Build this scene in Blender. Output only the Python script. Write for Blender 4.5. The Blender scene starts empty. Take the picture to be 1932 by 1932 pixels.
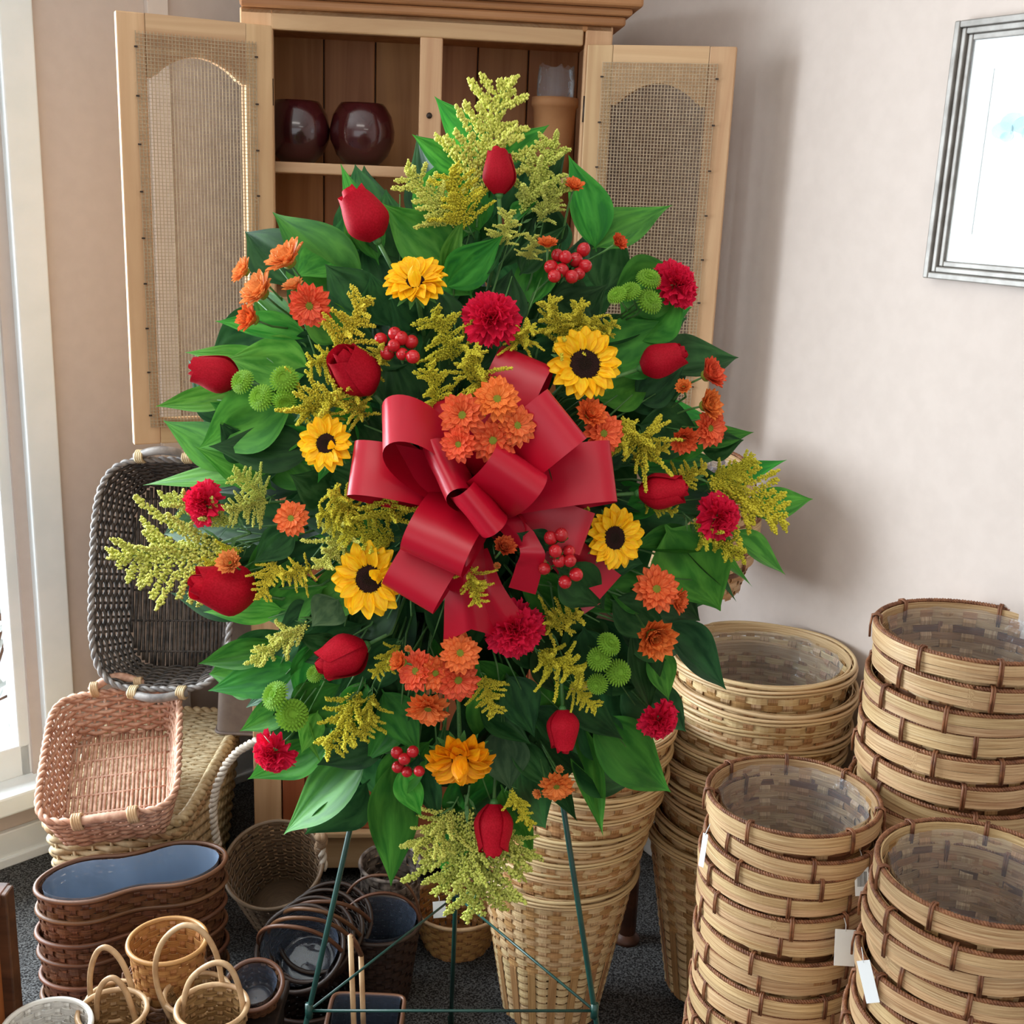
import bpy, math, random
from mathutils import Matrix, Vector, noise
random.seed(7)
SC = bpy.context.scene
COL = SC.collection
PI = math.pi
# ---------------------------------------------------------------- camera
FPX, CAMH = 2230.0, 1.6
CAMP = Vector((0, 0, CAMH))
_U = Vector((346, 8284, 2230)).normalized()
_F = Vector((0, 0, -1)); _F = (_F - _U * _F.dot(_U)).normalized()
_X = _F.cross(_U)
ROT = Matrix((_X, _F, _U))                      # camera axes -> world
cam = bpy.data.cameras.new('camera'); cam.sensor_width = 36; cam.lens = 36 * FPX / 1932
cam.clip_start = .05
camo = bpy.data.objects.new('camera', cam); COL.objects.link(camo)
camo.matrix_world = Matrix.Translation(CAMP) @ ROT.to_4x4()
SC.camera = camo
RIGHT, UPV, BACK = ROT @ Vector((1, 0, 0)), ROT @ Vector((0, 1, 0)), ROT @ Vector((0, 0, 1))
# ---------------------------------------------------------------- view and light
SC.view_settings.view_transform = 'Standard'
SC.view_settings.look = 'None'
SC.view_settings.gamma = 1
SC.view_settings.use_curve_mapping = False
SC.view_settings.exposure = 0.10
w = bpy.data.worlds.new('world'); SC.world = w; w.use_nodes = True
bg = w.node_tree.nodes['Background']
bg.inputs[0].default_value = (0.93, 0.97, 1.0, 1); bg.inputs[1].default_value = 1.6
SC.cycles.max_bounces = 10; SC.cycles.transparent_max_bounces = 16
SC.cycles.caustics_reflective = False; SC.cycles.caustics_refractive = False
def area(name, loc, target, sx, sy, power, col):
    l = bpy.data.lights.new(name, 'AREA'); l.shape = 'RECTANGLE'; l.size = sx; l.size_y = sy
    l.energy = power; l.color = col
    o = bpy.data.objects.new(name, l); COL.objects.link(o)
    d = (Vector(target) - Vector(loc)).normalized()
    o.matrix_world = Matrix.Translation(loc) @ d.to_track_quat('-Z', 'Y').to_matrix().to_4x4()
    return o
# daylight through the side window, then unseen fill lamps added
area('window_daylight', (-1.95, 2.15, 1.35), (-1.95 + .714, 2.15 - .70, 1.30), 1.65, 1.8, 150, (.80, .92, 1.0))
area('side_fill_light', (-3.25, .40, 1.25), (-3.25 + .714, .40 - .50, 1.2), 1.9, 2.0, 60, (.90, .96, 1.0))  # unseen fill added to bring light from the front left
area('ceiling_fill_light', (-.3, .2, 2.56), (-.3, .2, 0), 1.2, .6, 10, (1.0, .95, .87))  # this and the next: unseen overhead fills added for soft reflections
area('ceiling_fill_light', (1.2, -1.4, 2.56), (1.2, -1.4, 0), 1.2, .6, 10, (1.0, .95, .87))

# ---------------------------------------------------------------- pixel rays to places
def ray(px, py): return ROT @ Vector(((px - 966) / FPX, (966 - py) / FPX, -1))
def P(px, py, d): r = ray(px, py); return CAMP + r * (d / r.y)
def PZ(px, py, z): r = ray(px, py); return CAMP + r * ((z - CAMH) / r.z)
def mpp(p): return (Vector(p) - CAMP).dot(-BACK) / FPX       # metres per photo pixel at p
def V(ax, ay, t): return (RIGHT * ax + UPV * ay + BACK * t).normalized()
def rnd(a, b): return random.uniform(a, b)
def frame(loc, z, yh, s=(1, 1, 1)):
    """4x4 with local Z along z, local Y near yh, scaled"""
    z = Vector(z).normalized(); y = Vector(yh) - z * Vector(yh).dot(z)
    if y.length < 1e-5: y = z.orthogonal()
    y.normalize(); x = y.cross(z)
    if isinstance(s, (int, float)): s = (s, s, s)
    m = Matrix((x * s[0], y * s[1], z * s[2])).transposed().to_4x4()
    m.translation = Vector(loc); return m
def frameY(loc, y, zh, s=(1, 1, 1)):
    y = Vector(y).normalized(); z = Vector(zh) - y * Vector(zh).dot(y)
    if z.length < 1e-5: z = y.orthogonal()
    return frame(loc, z, y, s)

# ---------------------------------------------------------------- mesh builder
class M:
    def __init__(s): s.v = []; s.f = []; s.uv = []; s.mi = []
    def add(s, v, f, uv=None, mi=0):
        n = len(s.v); s.v += [tuple(q) for q in v]; s.f += [tuple(i + n for i in q) for q in f]
        s.uv += uv if uv else [(0, 0)] * len(v); s.mi += [mi] * len(f); return s
    def grid(s, fn, nu, nv, mi=0, cu=False, uvs=(1, 1)):
        v = []; uv = []
        for j in range(nv + 1):
            for i in range(nu + (0 if cu else 1)):
                v.append(fn(i / nu, j / nv)); uv.append((i / nu * uvs[0], j / nv * uvs[1]))
        w_ = nu if cu else nu + 1; f = []
        for j in range(nv):
            for i in range(nu):
                a = j * w_ + i; b = j * w_ + (i + 1) % w_; f.append((a, b, b + w_, a + w_))
        return s.add(v, f, uv, mi)
    def tube(s, pts, r, seg=6, closed=False, mi=0, cap=True, sq=1.0):
        pts = [Vector(p) for p in pts]; n = len(pts); v = []; uv = []; d = 0; N = None
        for i, p in enumerate(pts):
            if closed: t = pts[(i + 1) % n] - pts[i - 1]
            else: t = pts[min(i + 1, n - 1)] - pts[max(i - 1, 0)]
            if t.length < 1e-9: t = Vector((0, 0, 1))
            t.normalize()
            if N is None: N = t.orthogonal()
            N = N - t * N.dot(t)
            N = N.normalized() if N.length > 1e-6 else t.orthogonal().normalized()
            B = t.cross(N); rr = r[i] if isinstance(r, (list, tuple)) else r
            if i: d += (p - pts[i - 1]).length
            for k in range(seg):
                a = 2 * PI * k / seg
                v.append(p + N * (rr * math.cos(a)) + B * (rr * sq * math.sin(a))); uv.append((d, k / seg * .02))
        f = []; m = n if closed else n - 1
        for i in range(m):
            for k in range(seg):
                a = i * seg + k; b = i * seg + (k + 1) % seg; c = ((i + 1) % n) * seg
                f.append((a, b, c + (k + 1) % seg, c + k))
        if cap and not closed:
            f.append(tuple(range(seg))[::-1]); f.append(tuple((n - 1) * seg + k for k in range(seg)))
        return s.add(v, f, uv, mi)
    def lathe(s, prof, seg=32, mi=0, cx=0, cy=0):
        k = len(prof)
        return s.grid(lambda u, t: (cx + prof[min(k - 1, int(round(t * (k - 1))))][0] * math.cos(2 * PI * u),
                                    cy + prof[min(k - 1, int(round(t * (k - 1))))][0] * math.sin(2 * PI * u),
                                    prof[min(k - 1, int(round(t * (k - 1))))][1]), seg, k - 1, mi, cu=True)
    def box(s, c, d, mi=0, mat=None):
        c = Vector(c); h = Vector(d) / 2
        v = [Vector((x * h.x, y * h.y, z * h.z)) for x in (-1, 1) for y in (-1, 1) for z in (-1, 1)]
        v = [(mat @ q if mat else q) + c for q in v]
        ax = max(range(3), key=lambda i: d[i]); uv = [((q - c)[ax], (q - c)[(ax + 1) % 3]) for q in v]
        return s.add(v, [(0, 1, 3, 2), (4, 6, 7, 5), (0, 4, 5, 1), (2, 3, 7, 6), (0, 2, 6, 4), (1, 5, 7, 3)], uv, mi)
    def ball(s, c, r, n=6, m=4, mi=0):
        c = Vector(c); v = [c + Vector((0, 0, r))]; f = []
        for j in range(1, m):
            a = PI * j / m
            for i in range(n): b = 2 * PI * i / n; v.append(c + Vector((r * math.sin(a) * math.cos(b), r * math.sin(a) * math.sin(b), r * math.cos(a))))
        v.append(c - Vector((0, 0, r)))
        for i in range(n): f.append((0, 1 + i, 1 + (i + 1) % n))
        for j in range(m - 2):
            for i in range(n): a = 1 + j * n + i; b = 1 + j * n + (i + 1) % n; f.append((a, a + n, b + n, b))
        l = len(v) - 1; q = 1 + (m - 2) * n
        for i in range(n): f.append((l, q + (i + 1) % n, q + i))
        return s.add(v, f, None, mi)
    def octa(s, c, r, mi=0):
        x, y, z = c
        return s.add([(x + r, y, z), (x - r, y, z), (x, y + r, z), (x, y - r, z), (x, y, z + r), (x, y, z - r)],
                     [(0, 2, 4), (2, 1, 4), (1, 3, 4), (3, 0, 4), (2, 0, 5), (1, 2, 5), (3, 1, 5), (0, 3, 5)], None, mi)
    def mesh(s, name, mats, smooth=True, bevel=0):
        me = bpy.data.meshes.new(name); me.from_pydata(s.v, [], s.f)
        if not isinstance(mats, (list, tuple)): mats = [mats]
        for m in mats: me.materials.append(m)
        if len(mats) > 1: me.polygons.foreach_set('material_index', s.mi)
        uvl = me.uv_layers.new(name='UVMap'); li = [0] * len(me.loops); me.loops.foreach_get('vertex_index', li)
        fl = []
        for i in li: fl += s.uv[i]
        uvl.data.foreach_set('uv', fl)
        me.polygons.foreach_set('use_smooth', [smooth] * len(me.polygons)); me.update(); return me
def link(name, me, parent=None, mat=None, **props):
    o = bpy.data.objects.new(name, me); COL.objects.link(o)
    if parent is not None: o.parent = parent
    if mat is not None: o.matrix_basis = mat
    for k, v in props.items(): o[k] = v
    return o
def bev(o, wd=.003, seg=2):
    b = o.modifiers.new('bevel', 'BEVEL'); b.width = wd; b.segments = seg; b.limit_method = 'ANGLE'; b.angle_limit = .7
    return o
MW = {}
def thing(name, label, cat, mat=None, group=None):
    o = link(name, None, None, mat if mat is not None else Matrix()); o.empty_display_size = .03
    o['label'] = label; o['category'] = cat
    if group: o['group'] = group
    MW[o] = mat.copy() if mat is not None else Matrix()
    return o
def tag(o, label, cat, group=None):
    o['label'] = label; o['category'] = cat
    if group: o['group'] = group
    return o
def toloc(o, p): return MW[o].inverted() @ Vector(p)
def copy_tree(o, mat=None, label=None, parent=None):
    c = o.copy(); COL.objects.link(c)
    if parent is not None: c.parent = parent
    else:
        c.matrix_basis = mat; MW[c] = mat.copy()
        if label: c['label'] = label
    for ch in KIDS.get(o, ()): copy_tree(ch, None, None, c)
    return c
KIDS = {}

# ---------------------------------------------------------------- materials
def lin(c): return tuple(((q / 255) / 12.92 if q / 255 <= .04045 else ((q / 255 + .055) / 1.055) ** 2.4) for q in c[:3]) + (1,)
MATS = {}
def mat(name, c1, c2=None, rough=.6, scale=(8, 8, 8), coord='Object', detail=4, dist=0, bump=0, rv=0, rh=0, spec=.4, lo=.35, hi=.65,
        trans=0, sheen=0, metal=0, kind='noise', coat=0, bscale=None, c3=None):
    m = bpy.data.materials.new(name); m.use_nodes = True; nt = m.node_tree; N = nt.nodes; L = nt.links
    b = N['Principled BSDF']; b.inputs['Roughness'].default_value = rough; b.inputs['Metallic'].default_value = metal
    b.inputs['Specular IOR Level'].default_value = spec; b.inputs['Coat Weight'].default_value = coat
    if sheen: b.inputs['Sheen Weight'].default_value = sheen
    c2 = c2 or c1
    tc = N.new('ShaderNodeTexCoord'); mp = N.new('ShaderNodeMapping'); mp.inputs['Scale'].default_value = scale
    L.new(tc.outputs[coord], mp.inputs[0])
    oi = N.new('ShaderNodeObjectInfo')
    ad = N.new('ShaderNodeVectorMath'); ad.operation = 'MULTIPLY_ADD'
    cb = N.new('ShaderNodeCombineXYZ')
    for i in range(3): L.new(oi.outputs['Random'], cb.inputs[i])
    L.new(cb.outputs[0], ad.inputs[0]); ad.inputs[1].default_value = (37, 53, 71); L.new(mp.outputs[0], ad.inputs[2])
    if kind == 'noise':
        t = N.new('ShaderNodeTexNoise'); t.inputs['Detail'].default_value = detail; t.inputs['Distortion'].default_value = dist
        t.inputs['Scale'].default_value = 1; out = t.outputs[0]
    else:
        t = N.new('ShaderNodeTexVoronoi'); t.inputs['Scale'].default_value = 1; out = t.outputs['Distance']
    L.new(ad.outputs[0], t.inputs['Vector'])
    r = N.new('ShaderNodeValToRGB'); r.color_ramp.elements[0].color = lin(c1); r.color_ramp.elements[1].color = lin(c2)
    r.color_ramp.elements[0].position = lo; r.color_ramp.elements[1].position = hi
    if c3: e = r.color_ramp.elements.new(min(.98, hi + .12)); e.color = lin(c3)
    L.new(out, r.inputs[0]); col = r.outputs[0]
    if rv or rh:
        h = N.new('ShaderNodeHueSaturation')
        mr = N.new('ShaderNodeMapRange'); mr.inputs[3].default_value = 1 - rv; mr.inputs[4].default_value = 1 + rv
        L.new(oi.outputs['Random'], mr.inputs[0]); L.new(mr.outputs[0], h.inputs['Value'])
        if rh:
            sn = N.new('ShaderNodeMath'); sn.operation = 'MULTIPLY'; sn.inputs[1].default_value = 7.31; L.new(oi.outputs['Random'], sn.inputs[0])
            fr = N.new('ShaderNodeMath'); fr.operation = 'FRACT'; L.new(sn.outputs[0], fr.inputs[0])
            m2 = N.new('ShaderNodeMapRange'); m2.inputs[3].default_value = .5 - rh; m2.inputs[4].default_value = .5 + rh
            L.new(fr.outputs[0], m2.inputs[0]); L.new(m2.outputs[0], h.inputs['Hue'])
        L.new(col, h.inputs['Color']); col = h.outputs[0]
    L.new(col, b.inputs['Base Color'])
    if bump:
        bp = N.new('ShaderNodeBump'); bp.inputs['Strength'].default_value = bump; bp.inputs['Distance'].default_value = .002
        L.new(out, bp.inputs['Height']); L.new(bp.outputs[0], b.inputs['Normal'])
    if trans:
        tr = N.new('ShaderNodeBsdfTranslucent'); L.new(col, tr.inputs[0]); mx = N.new('ShaderNodeMixShader'); mx.inputs[0].default_value = trans
        o = N['Material Output']; L.new(b.outputs[0], mx.inputs[1]); L.new(tr.outputs[0], mx.inputs[2]); L.new(mx.outputs[0], o.inputs[0])
    MATS[name] = m; return m
def film(name, tint, gl, wh, rough=.12, bump=.6, bs=30, milk=(.85, .9, .97, 1)):
    """thin clear plastic: mostly see-through, some gloss, a little milkiness"""
    m = bpy.data.materials.new(name); m.use_nodes = True; nt = m.node_tree; N = nt.nodes; L = nt.links; N.clear()
    o = N.new('ShaderNodeOutputMaterial'); tr = N.new('ShaderNodeBsdfTransparent'); tr.inputs[0].default_value = tint
    g = N.new('ShaderNodeBsdfGlossy'); g.inputs['Roughness'].default_value = rough
    d = N.new('ShaderNodeBsdfDiffuse'); d.inputs[0].default_value = milk
    m1 = N.new('ShaderNodeMixShader'); m2 = N.new('ShaderNodeMixShader'); m2.inputs[0].default_value = wh
    fr = N.new('ShaderNodeLayerWeight'); fr.inputs[0].default_value = gl
    tc = N.new('ShaderNodeTexCoord'); nz = N.new('ShaderNodeTexNoise'); nz.inputs['Scale'].default_value = bs; nz.inputs['Distortion'].default_value = 1.5
    bp = N.new('ShaderNodeBump'); bp.inputs['Strength'].default_value = bump; bp.inputs['Distance'].default_value = .01
    L.new(tc.outputs['Object'], nz.inputs['Vector']); L.new(nz.outputs[0], bp.inputs['Height']); L.new(bp.outputs[0], g.inputs['Normal']); L.new(bp.outputs[0], fr.inputs['Normal'])
    L.new(fr.outputs['Fresnel'], m1.inputs[0]); L.new(tr.outputs[0], m1.inputs[1]); L.new(g.outputs[0], m1.inputs[2])
    L.new(m1.outputs[0], m2.inputs[1]); L.new(d.outputs[0], m2.inputs[2]); L.new(m2.outputs[0], o.inputs[0])
    MATS[name] = m; return m
def leafmat(name, c1, c2, rough=.38, veins=9, rv=.3, rh=.015, trans=.25):
    """leaf: parallel veins that run along the blade (UV), paler midrib"""
    m = mat(name, c1, c2, rough, (6, 3, 1), 'UV', 3, .5, 0, rv, rh, .16, trans=trans)
    nt = m.node_tree; N = nt.nodes; L = nt.links; b = N['Principled BSDF']
    uv = N.new('ShaderNodeTexCoord'); wv = N.new('ShaderNodeTexWave'); wv.bands_direction = 'X'; wv.inputs['Scale'].default_value = veins / 6.0
    wv.inputs['Distortion'].default_value = .6
    L.new(uv.outputs['UV'], wv.inputs['Vector']); bp = N.new('ShaderNodeBump'); bp.inputs['Strength'].default_value = .16; bp.inputs['Distance'].default_value = .003
    L.new(wv.outputs['Fac'], bp.inputs['Height']); L.new(bp.outputs[0], b.inputs['Normal'])
    return m
WALLP = mat('wall_paint', (204, 189, 180), (208, 193, 184), .85, (30, 30, 30), bump=.06, spec=.2)
CEILM = mat('ceiling_paint', (232, 228, 220), (238, 234, 226), .9, (20, 20, 20), spec=.2)
WHITE = mat('white_gloss_paint', (236, 240, 240), (244, 246, 246), .45, (10, 10, 10))
PALE = mat('pale_paint', (224, 212, 204), (230, 218, 210), .7, (10, 10, 10), spec=.2)
CARPET = mat('speckled_carpet', (38, 36, 36), (112, 112, 112), .95, (260, 260, 260), detail=2, bump=1.0, spec=.1, lo=.4, hi=.68)
def pine(name, c1, c2, sc): return mat(name, c1, c2, .5, sc, 'Object', 5, 1.2, .12, .1, .006, .4, .3, .7)
PINEV = pine('pine_upright', (190, 146, 106), (216, 178, 136), (26, 26, 1.6))
PINEH = pine('pine_crosswise', (190, 146, 106), (216, 178, 136), (1.6, 26, 26))
PINEB = pine('pine_back_board', (160, 104, 60), (196, 140, 88), (24, 24, 1.4))
PINED = pine('pine_cornice', (150, 100, 60), (186, 134, 88), (1.6, 26, 26))
PINER = pine('shaded_door_pine', (142, 74, 44), (166, 94, 58), (24, 24, 1.4))  # the lower doors' shade is put into this darker red-brown
WALNUT = pine('dark_wood', (70, 44, 30), (104, 66, 44), (3, 30, 30))
ORANGEW = pine('orange_wood', (150, 84, 44), (182, 110, 62), (24, 24, 2))
MESHW = mat('brass_mesh_wire', (168, 146, 118), (190, 168, 138), .45, (40, 40, 40), metal=.1)
PLUM = mat('plum_glaze', (44, 14, 18), (72, 24, 28), .2, (9, 9, 9), coat=.6, spec=.6)
TERRA = mat('tan_pot', (170, 118, 78), (190, 138, 94), .7, (14, 14, 14))
BRASS = mat('dark_keyhole', (52, 36, 26), None, .5)
def strip(name, c1, c2, rv=.12, rough=.42, c3=None): return mat(name, c1, c2, rough, (10, 420, 1), 'UV', 4, .4, .25, rv, .008, .45, .32, .66, c3=c3)
BAM = strip('bamboo_strip', (166, 126, 86), (214, 182, 138), .1, c3=(230, 206, 168))
BAMD = strip('dark_bamboo_strip', (92, 56, 36), (132, 86, 58))
BAML = strip('pale_bamboo_strip', (184, 148, 104), (220, 192, 148), .1, c3=(234, 214, 178))
BAMT = strip('tan_bamboo_strip', (150, 106, 64), (192, 148, 100), .1)
CORD = mat('brown_rim_cord', (104, 62, 40), (148, 98, 66), .55, (60, 60, 60))
TIEM = mat('brown_cane_tie', (96, 56, 36), (140, 90, 58), .5, (60, 60, 60))
TAGM = mat('white_card_tag', (232, 236, 238), None, .6)
INK = mat('grey_printed_ink', (120, 124, 128), (60, 62, 66), .7, (1500, 20, 1), lo=.45, hi=.55)
HAMP = mat('cream_willow', (188, 160, 118), (224, 204, 166), .5, (60, 60, 60), rv=.08)
PINKW = mat('pinkish_willow', (172, 122, 98), (216, 172, 146), .45, (60, 60, 60), rv=.08)
GREYW = mat('charcoal_willow', (48, 44, 42), (96, 84, 76), .5, (60, 60, 60), rv=.1)
GREYR = mat('grey_rim_willow', (112, 106, 104), (150, 142, 136), .4, (60, 60, 60))
BROWNW = strip('brown_cane', (70, 42, 28), (118, 78, 52))
DARKW = strip('dark_brown_cane', (30, 22, 18), (66, 46, 36))
CANE = mat('honey_cane', (176, 138, 100), (208, 174, 134), .4, (30, 30, 30))
HONEY = strip('honey_bamboo', (150, 98, 54), (192, 142, 88))
OLIVE = strip('olive_tan_cane', (118, 88, 56), (172, 138, 94))
TWIG = mat('brown_twig', (78, 54, 40), (118, 84, 62), .7, (60, 60, 60))
ROPE = mat('pale_rope', (176, 162, 146), (206, 194, 180), .8, (90, 90, 90), bump=.3)
ROPE2 = mat('tan_rope', (140, 112, 86), (176, 146, 116), .8, (90, 90, 90), bump=.3)
WASH = strip('whitewashed_cane', (196, 190, 182), (228, 224, 218))
TAUPE = mat('taupe_leatherette', (116, 100, 92), (126, 110, 100), .5, (40, 40, 40))
WIREG = mat('green_coated_wire', (16, 54, 48), (22, 66, 58), .35, (20, 20, 20), spec=.5)
CLEAR = film('clear_liner_film', (.97, .98, 1, 1), .22, .10)
CLEARD = film('clear_film_painted_sheen', (.92, .95, 1, 1), .45, .14, .07, .3, 10, (.30, .38, .55, 1))  # bluish reflection put into the milk colour of the clear film
BLUEL = film('sky_tinted_liner_film', (.70, .80, .95, 1), .60, .34, .18, .12, 6, (.46, .62, .86, 1))  # sky reflection put into the blue tint and milk colour
GLASS = film('window_glass', (1, 1, 1, 1), .08, 0, .02, 0, 1)
PGLASS = film('picture_glass', (1, 1, 1, 1), .12, 0, .02, 0, 1)
SILVER = mat('grey_silver_frame', (132, 126, 120), (158, 152, 146), .4, (30, 30, 30), metal=.25)
MATB = mat('white_mat_board', (246, 248, 247), None, .8)
BLUEI = mat('pale_blue_ink', (178, 226, 238), (200, 238, 244), .8, (30, 30, 30))
PALELEAF = mat('pale_shrub_leaf', (196, 208, 204), (222, 230, 228), .8, (40, 40, 40))
# flowers
ROSE = mat('rose_red_petal', (164, 12, 30), (186, 20, 42), .6, (30, 30, 30), rv=.14, spec=.12, trans=.12)
CARN = mat('carnation_crimson_petal', (222, 18, 58), (240, 44, 88), .6, (40, 40, 40), rv=.08, spec=.2, trans=.2)
SUNF = mat('sunflower_yellow_petal', (252, 182, 12), (255, 216, 36), .5, (10, 3, 1), 'UV', rv=.06, spec=.25, trans=.2)
SUNO = mat('deep_gold_petal', (244, 148, 8), (252, 180, 16), .5, (10, 3, 1), 'UV', rv=.06, spec=.25, trans=.2)
DISC = mat('dark_brown_disc', (36, 16, 12), (72, 30, 20), .9, (300, 300, 300), bump=.8)
DISC2 = mat('disc_centre', (46, 34, 18), (70, 56, 28), .9, (300, 300, 300), bump=.8)
MUM = mat('orange_mum_petal', (220, 84, 36), (244, 132, 74), .5, (8, 2, 1), 'UV', rv=.08, rh=.012, spec=.25, trans=.15)
MUMP = mat('apricot_mum_petal', (226, 128, 60), (244, 164, 96), .5, (8, 2, 1), 'UV', rv=.06, spec=.25, trans=.15)
MUMC = mat('green_mum_eye', (110, 128, 34), (148, 158, 50), .7, (300, 300, 300), bump=.5)
BUTT = mat('lime_button_petal', (104, 160, 32), (150, 196, 62), .55, (200, 200, 200), rv=.08, bump=.4, trans=.1)
BERRY = mat('red_berry_skin', (176, 20, 30), (200, 38, 46), .22, (40, 40, 40), rv=.1, spec=.5)
GOLD = mat('goldenrod_yellow', (204, 192, 50), (236, 222, 80), .7, (70, 70, 70), rv=.12, rh=.012, spec=.15, trans=.15)
GOLDG = mat('goldenrod_lime', (190, 202, 84), (234, 232, 128), .7, (70, 70, 70), rv=.12, rh=.012, spec=.15, trans=.15)
STEM = mat('green_stem', (60, 104, 50), (88, 132, 70), .5, (40, 40, 40), rv=.15)
LEAF = leafmat('broad_green_leaf', (44, 112, 40), (78, 150, 56), .5)
LEAFB = leafmat('bright_green_leaf', (62, 138, 44), (104, 176, 68), .5)
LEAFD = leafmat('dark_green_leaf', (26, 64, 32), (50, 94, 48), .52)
LEAFG = leafmat('grey_green_leaf', (60, 88, 58), (88, 114, 78), .5)
SEPAL = mat('sepal_green', (54, 112, 52), (92, 148, 78), .5, (60, 60, 60), trans=.1)
FOAM = mat('wet_floral_foam', (16, 44, 24), (28, 62, 34), .95, (120, 120, 120), bump=.6)
SATIN = mat('red_satin', (178, 8, 38), (186, 12, 42), .36, (3, 3, 3), spec=.42)
# ================================================================ the room
ML = Matrix(((.7, -.714, 0, -1.21), (.714, .7, 0, 2.48), (0, 0, 1, 0), (0, 0, 0, 1)))      # left wall: x along, y outwards
MR = Matrix(((.515, .857, 0, .47), (-.857, .515, 0, 2.55), (0, 0, 1, 0), (0, 0, 0, 1)))    # right wall
def struct(name, m, mats, mt=None, smooth=False, parent=None):
    o = link(name, m.mesh(name, mats, smooth), parent, mt)
    if parent is None: o['kind'] = 'structure'
    return o
CZ = 2.6
ROOM = [(-.14, 3.60), (-3.62, .04), (-3.62, -3), (2.55, -3), (2.55, -.78)]
def slab(z0, z1): m = M(); m.add([(x, y, z) for z in (z0, z1) for x, y in ROOM], [(4, 3, 2, 1, 0), (5, 6, 7, 8, 9)] + [(i, (i + 1) % 5, 5 + (i + 1) % 5, 5 + i) for i in range(5)]); return m
struct('floor', slab(-.06, 0), CARPET)
struct('ceiling', slab(CZ, CZ + .06), CEILM)
struct('ground', M().box((-6, 7, -.25), (14, 14, .1)), mat('pale_paving', (206, 210, 212), (226, 228, 230), .9, (4, 4, 4)))
T0, T1, S0, S1 = -1.75, .125, .206, 2.25          # window opening along the wall and in height
m = M()
m.box(((T0 - 2.05) / 2, .06, CZ / 2), (2.05 + T0, .12, CZ)); m.box((-2.7, .06, .25), (1.3, .12, .5)); m.box((-2.7, .06, 2.43), (1.3, .12, .34)); m.box((-3.42, .06, CZ / 2), (.14, .12, CZ)); m.box(((T1 + 1.527) / 2, .06, CZ / 2), (1.527 - T1, .12, CZ))
m.box(((T0 + T1) / 2, .06, S0 / 2), (T1 - T0, .12, S0)); m.box(((T0 + T1) / 2, .06, (S1 + CZ) / 2), (T1 - T0, .12, CZ - S1))
struct('wall_left', m, WALLP, ML)
struct('wall_right', M().box(((-1.19 + 3.9) / 2, .06, CZ / 2), (3.9 + 1.19, .12, CZ)), WALLP, MR)
m = M(); BY_ = -2.6
m.box((-3.05, BY_, CZ / 2), (1.2, .12, CZ)).box((2.2, BY_, CZ / 2), (1.0, .12, CZ)).box((-.375, BY_, .2), (4.2, .12, .4)).box((-.375, BY_, 2.4), (4.2, .12, .4))
struct('wall_back', m, WALLP)
struct('wall_side', M().box((-3.6, -1.28, CZ / 2), (.12, 2.6, CZ)), WALLP)
struct('wall_front', M().box((2.56, -1.7, CZ / 2), (.12, 1.9, CZ)), WALLP)
# window: casing, sash frame, sill, pane
win = struct('window_1', M().box((T1 + .063, -.012, (S0 + S1) / 2), (.072, .03, S1 - S0 + .1)).box((T0 - .063, -.012, (S0 + S1) / 2), (.072, .03, S1 - S0 + .1))
             .box(((T0 + T1) / 2, -.012, S1 + .04), (T1 - T0 + .2, .03, .08)), WHITE, ML); bev(win, .004)
mid = (T0 + T1) / 2
bev(struct('window_frame', M().box((T1 - .002, .035, (S0 + S1) / 2), (.05, .05, S1 - S0)).box((T0 + .02, .035, (S0 + S1) / 2), (.05, .05, S1 - S0))
       .box((mid, .035, S0 + .04), (T1 - T0, .05, .08)).box((mid, .035, S1 - .03), (T1 - T0, .05, .06)).box((-.85, .035, (S0 + S1) / 2), (.06, .05, S1 - S0)), WHITE, None, False, win), .004)
bev(struct('window_sill', M().box((mid, -.02, S0 - .024), (T1 - T0 + .24, .10, .05)), WHITE, None, False, win), .006)
struct('window_pane', M().box((mid, .05, (S0 + S1) / 2), (T1 - T0, .004, S1 - S0)), GLASS, None, False, win)
b = struct('baseboard_left', M().box(((-2.05 + 1.5) / 2, -.008, .044), (3.55, .016, .088)).box(((-2.05 + 1.5) / 2, -.012, .012), (3.55, .024, .024)), WHITE, ML); bev(b, .003)
b = struct('baseboard_right', M().box(((-1.15 + 3.9) / 2, -.008, .044), (5, .016, .088)), WHITE, MR); bev(b, .003)
b = struct('pale_strip_1', M().box((.515, -.008, CZ / 2), (.052, .016, CZ)), PALE, ML); bev(b, .002)  # pale upright strip on the left wall, floor to ceiling
# pale shrub outside the window
sh = thing('shrub', 'pale shrub outside the window', 'shrub', Matrix.Translation(P(-40, 1330, 2.95)))
m = M(); st = M()
for i in range(16):
    a = rnd(0, 6.28); q = Vector((.20 * math.cos(a) * rnd(.4, 1), .2 * math.sin(a) * rnd(.4, 1), rnd(.05, .45))); st.tube([(0, 0, -.44), (q.x * .4, q.y * .4, q.z * .3), q], .004, 4)
    for k in range(22):
        c = q + Vector((rnd(-.07, .07), rnd(-.07, .07), rnd(-.08, .08))); u = Vector((rnd(-1, 1), rnd(-1, 1), rnd(-1, 1))).normalized() * .02; v_ = u.orthogonal().normalized() * .009
        m.add([c - u, c + v_, c + u, c - v_], [(0, 1, 2, 3)])
link('foliage', m.mesh('foliage', PALELEAF), sh, kind='stuff'); link('branches', st.mesh('branches', TWIG), sh)

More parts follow.
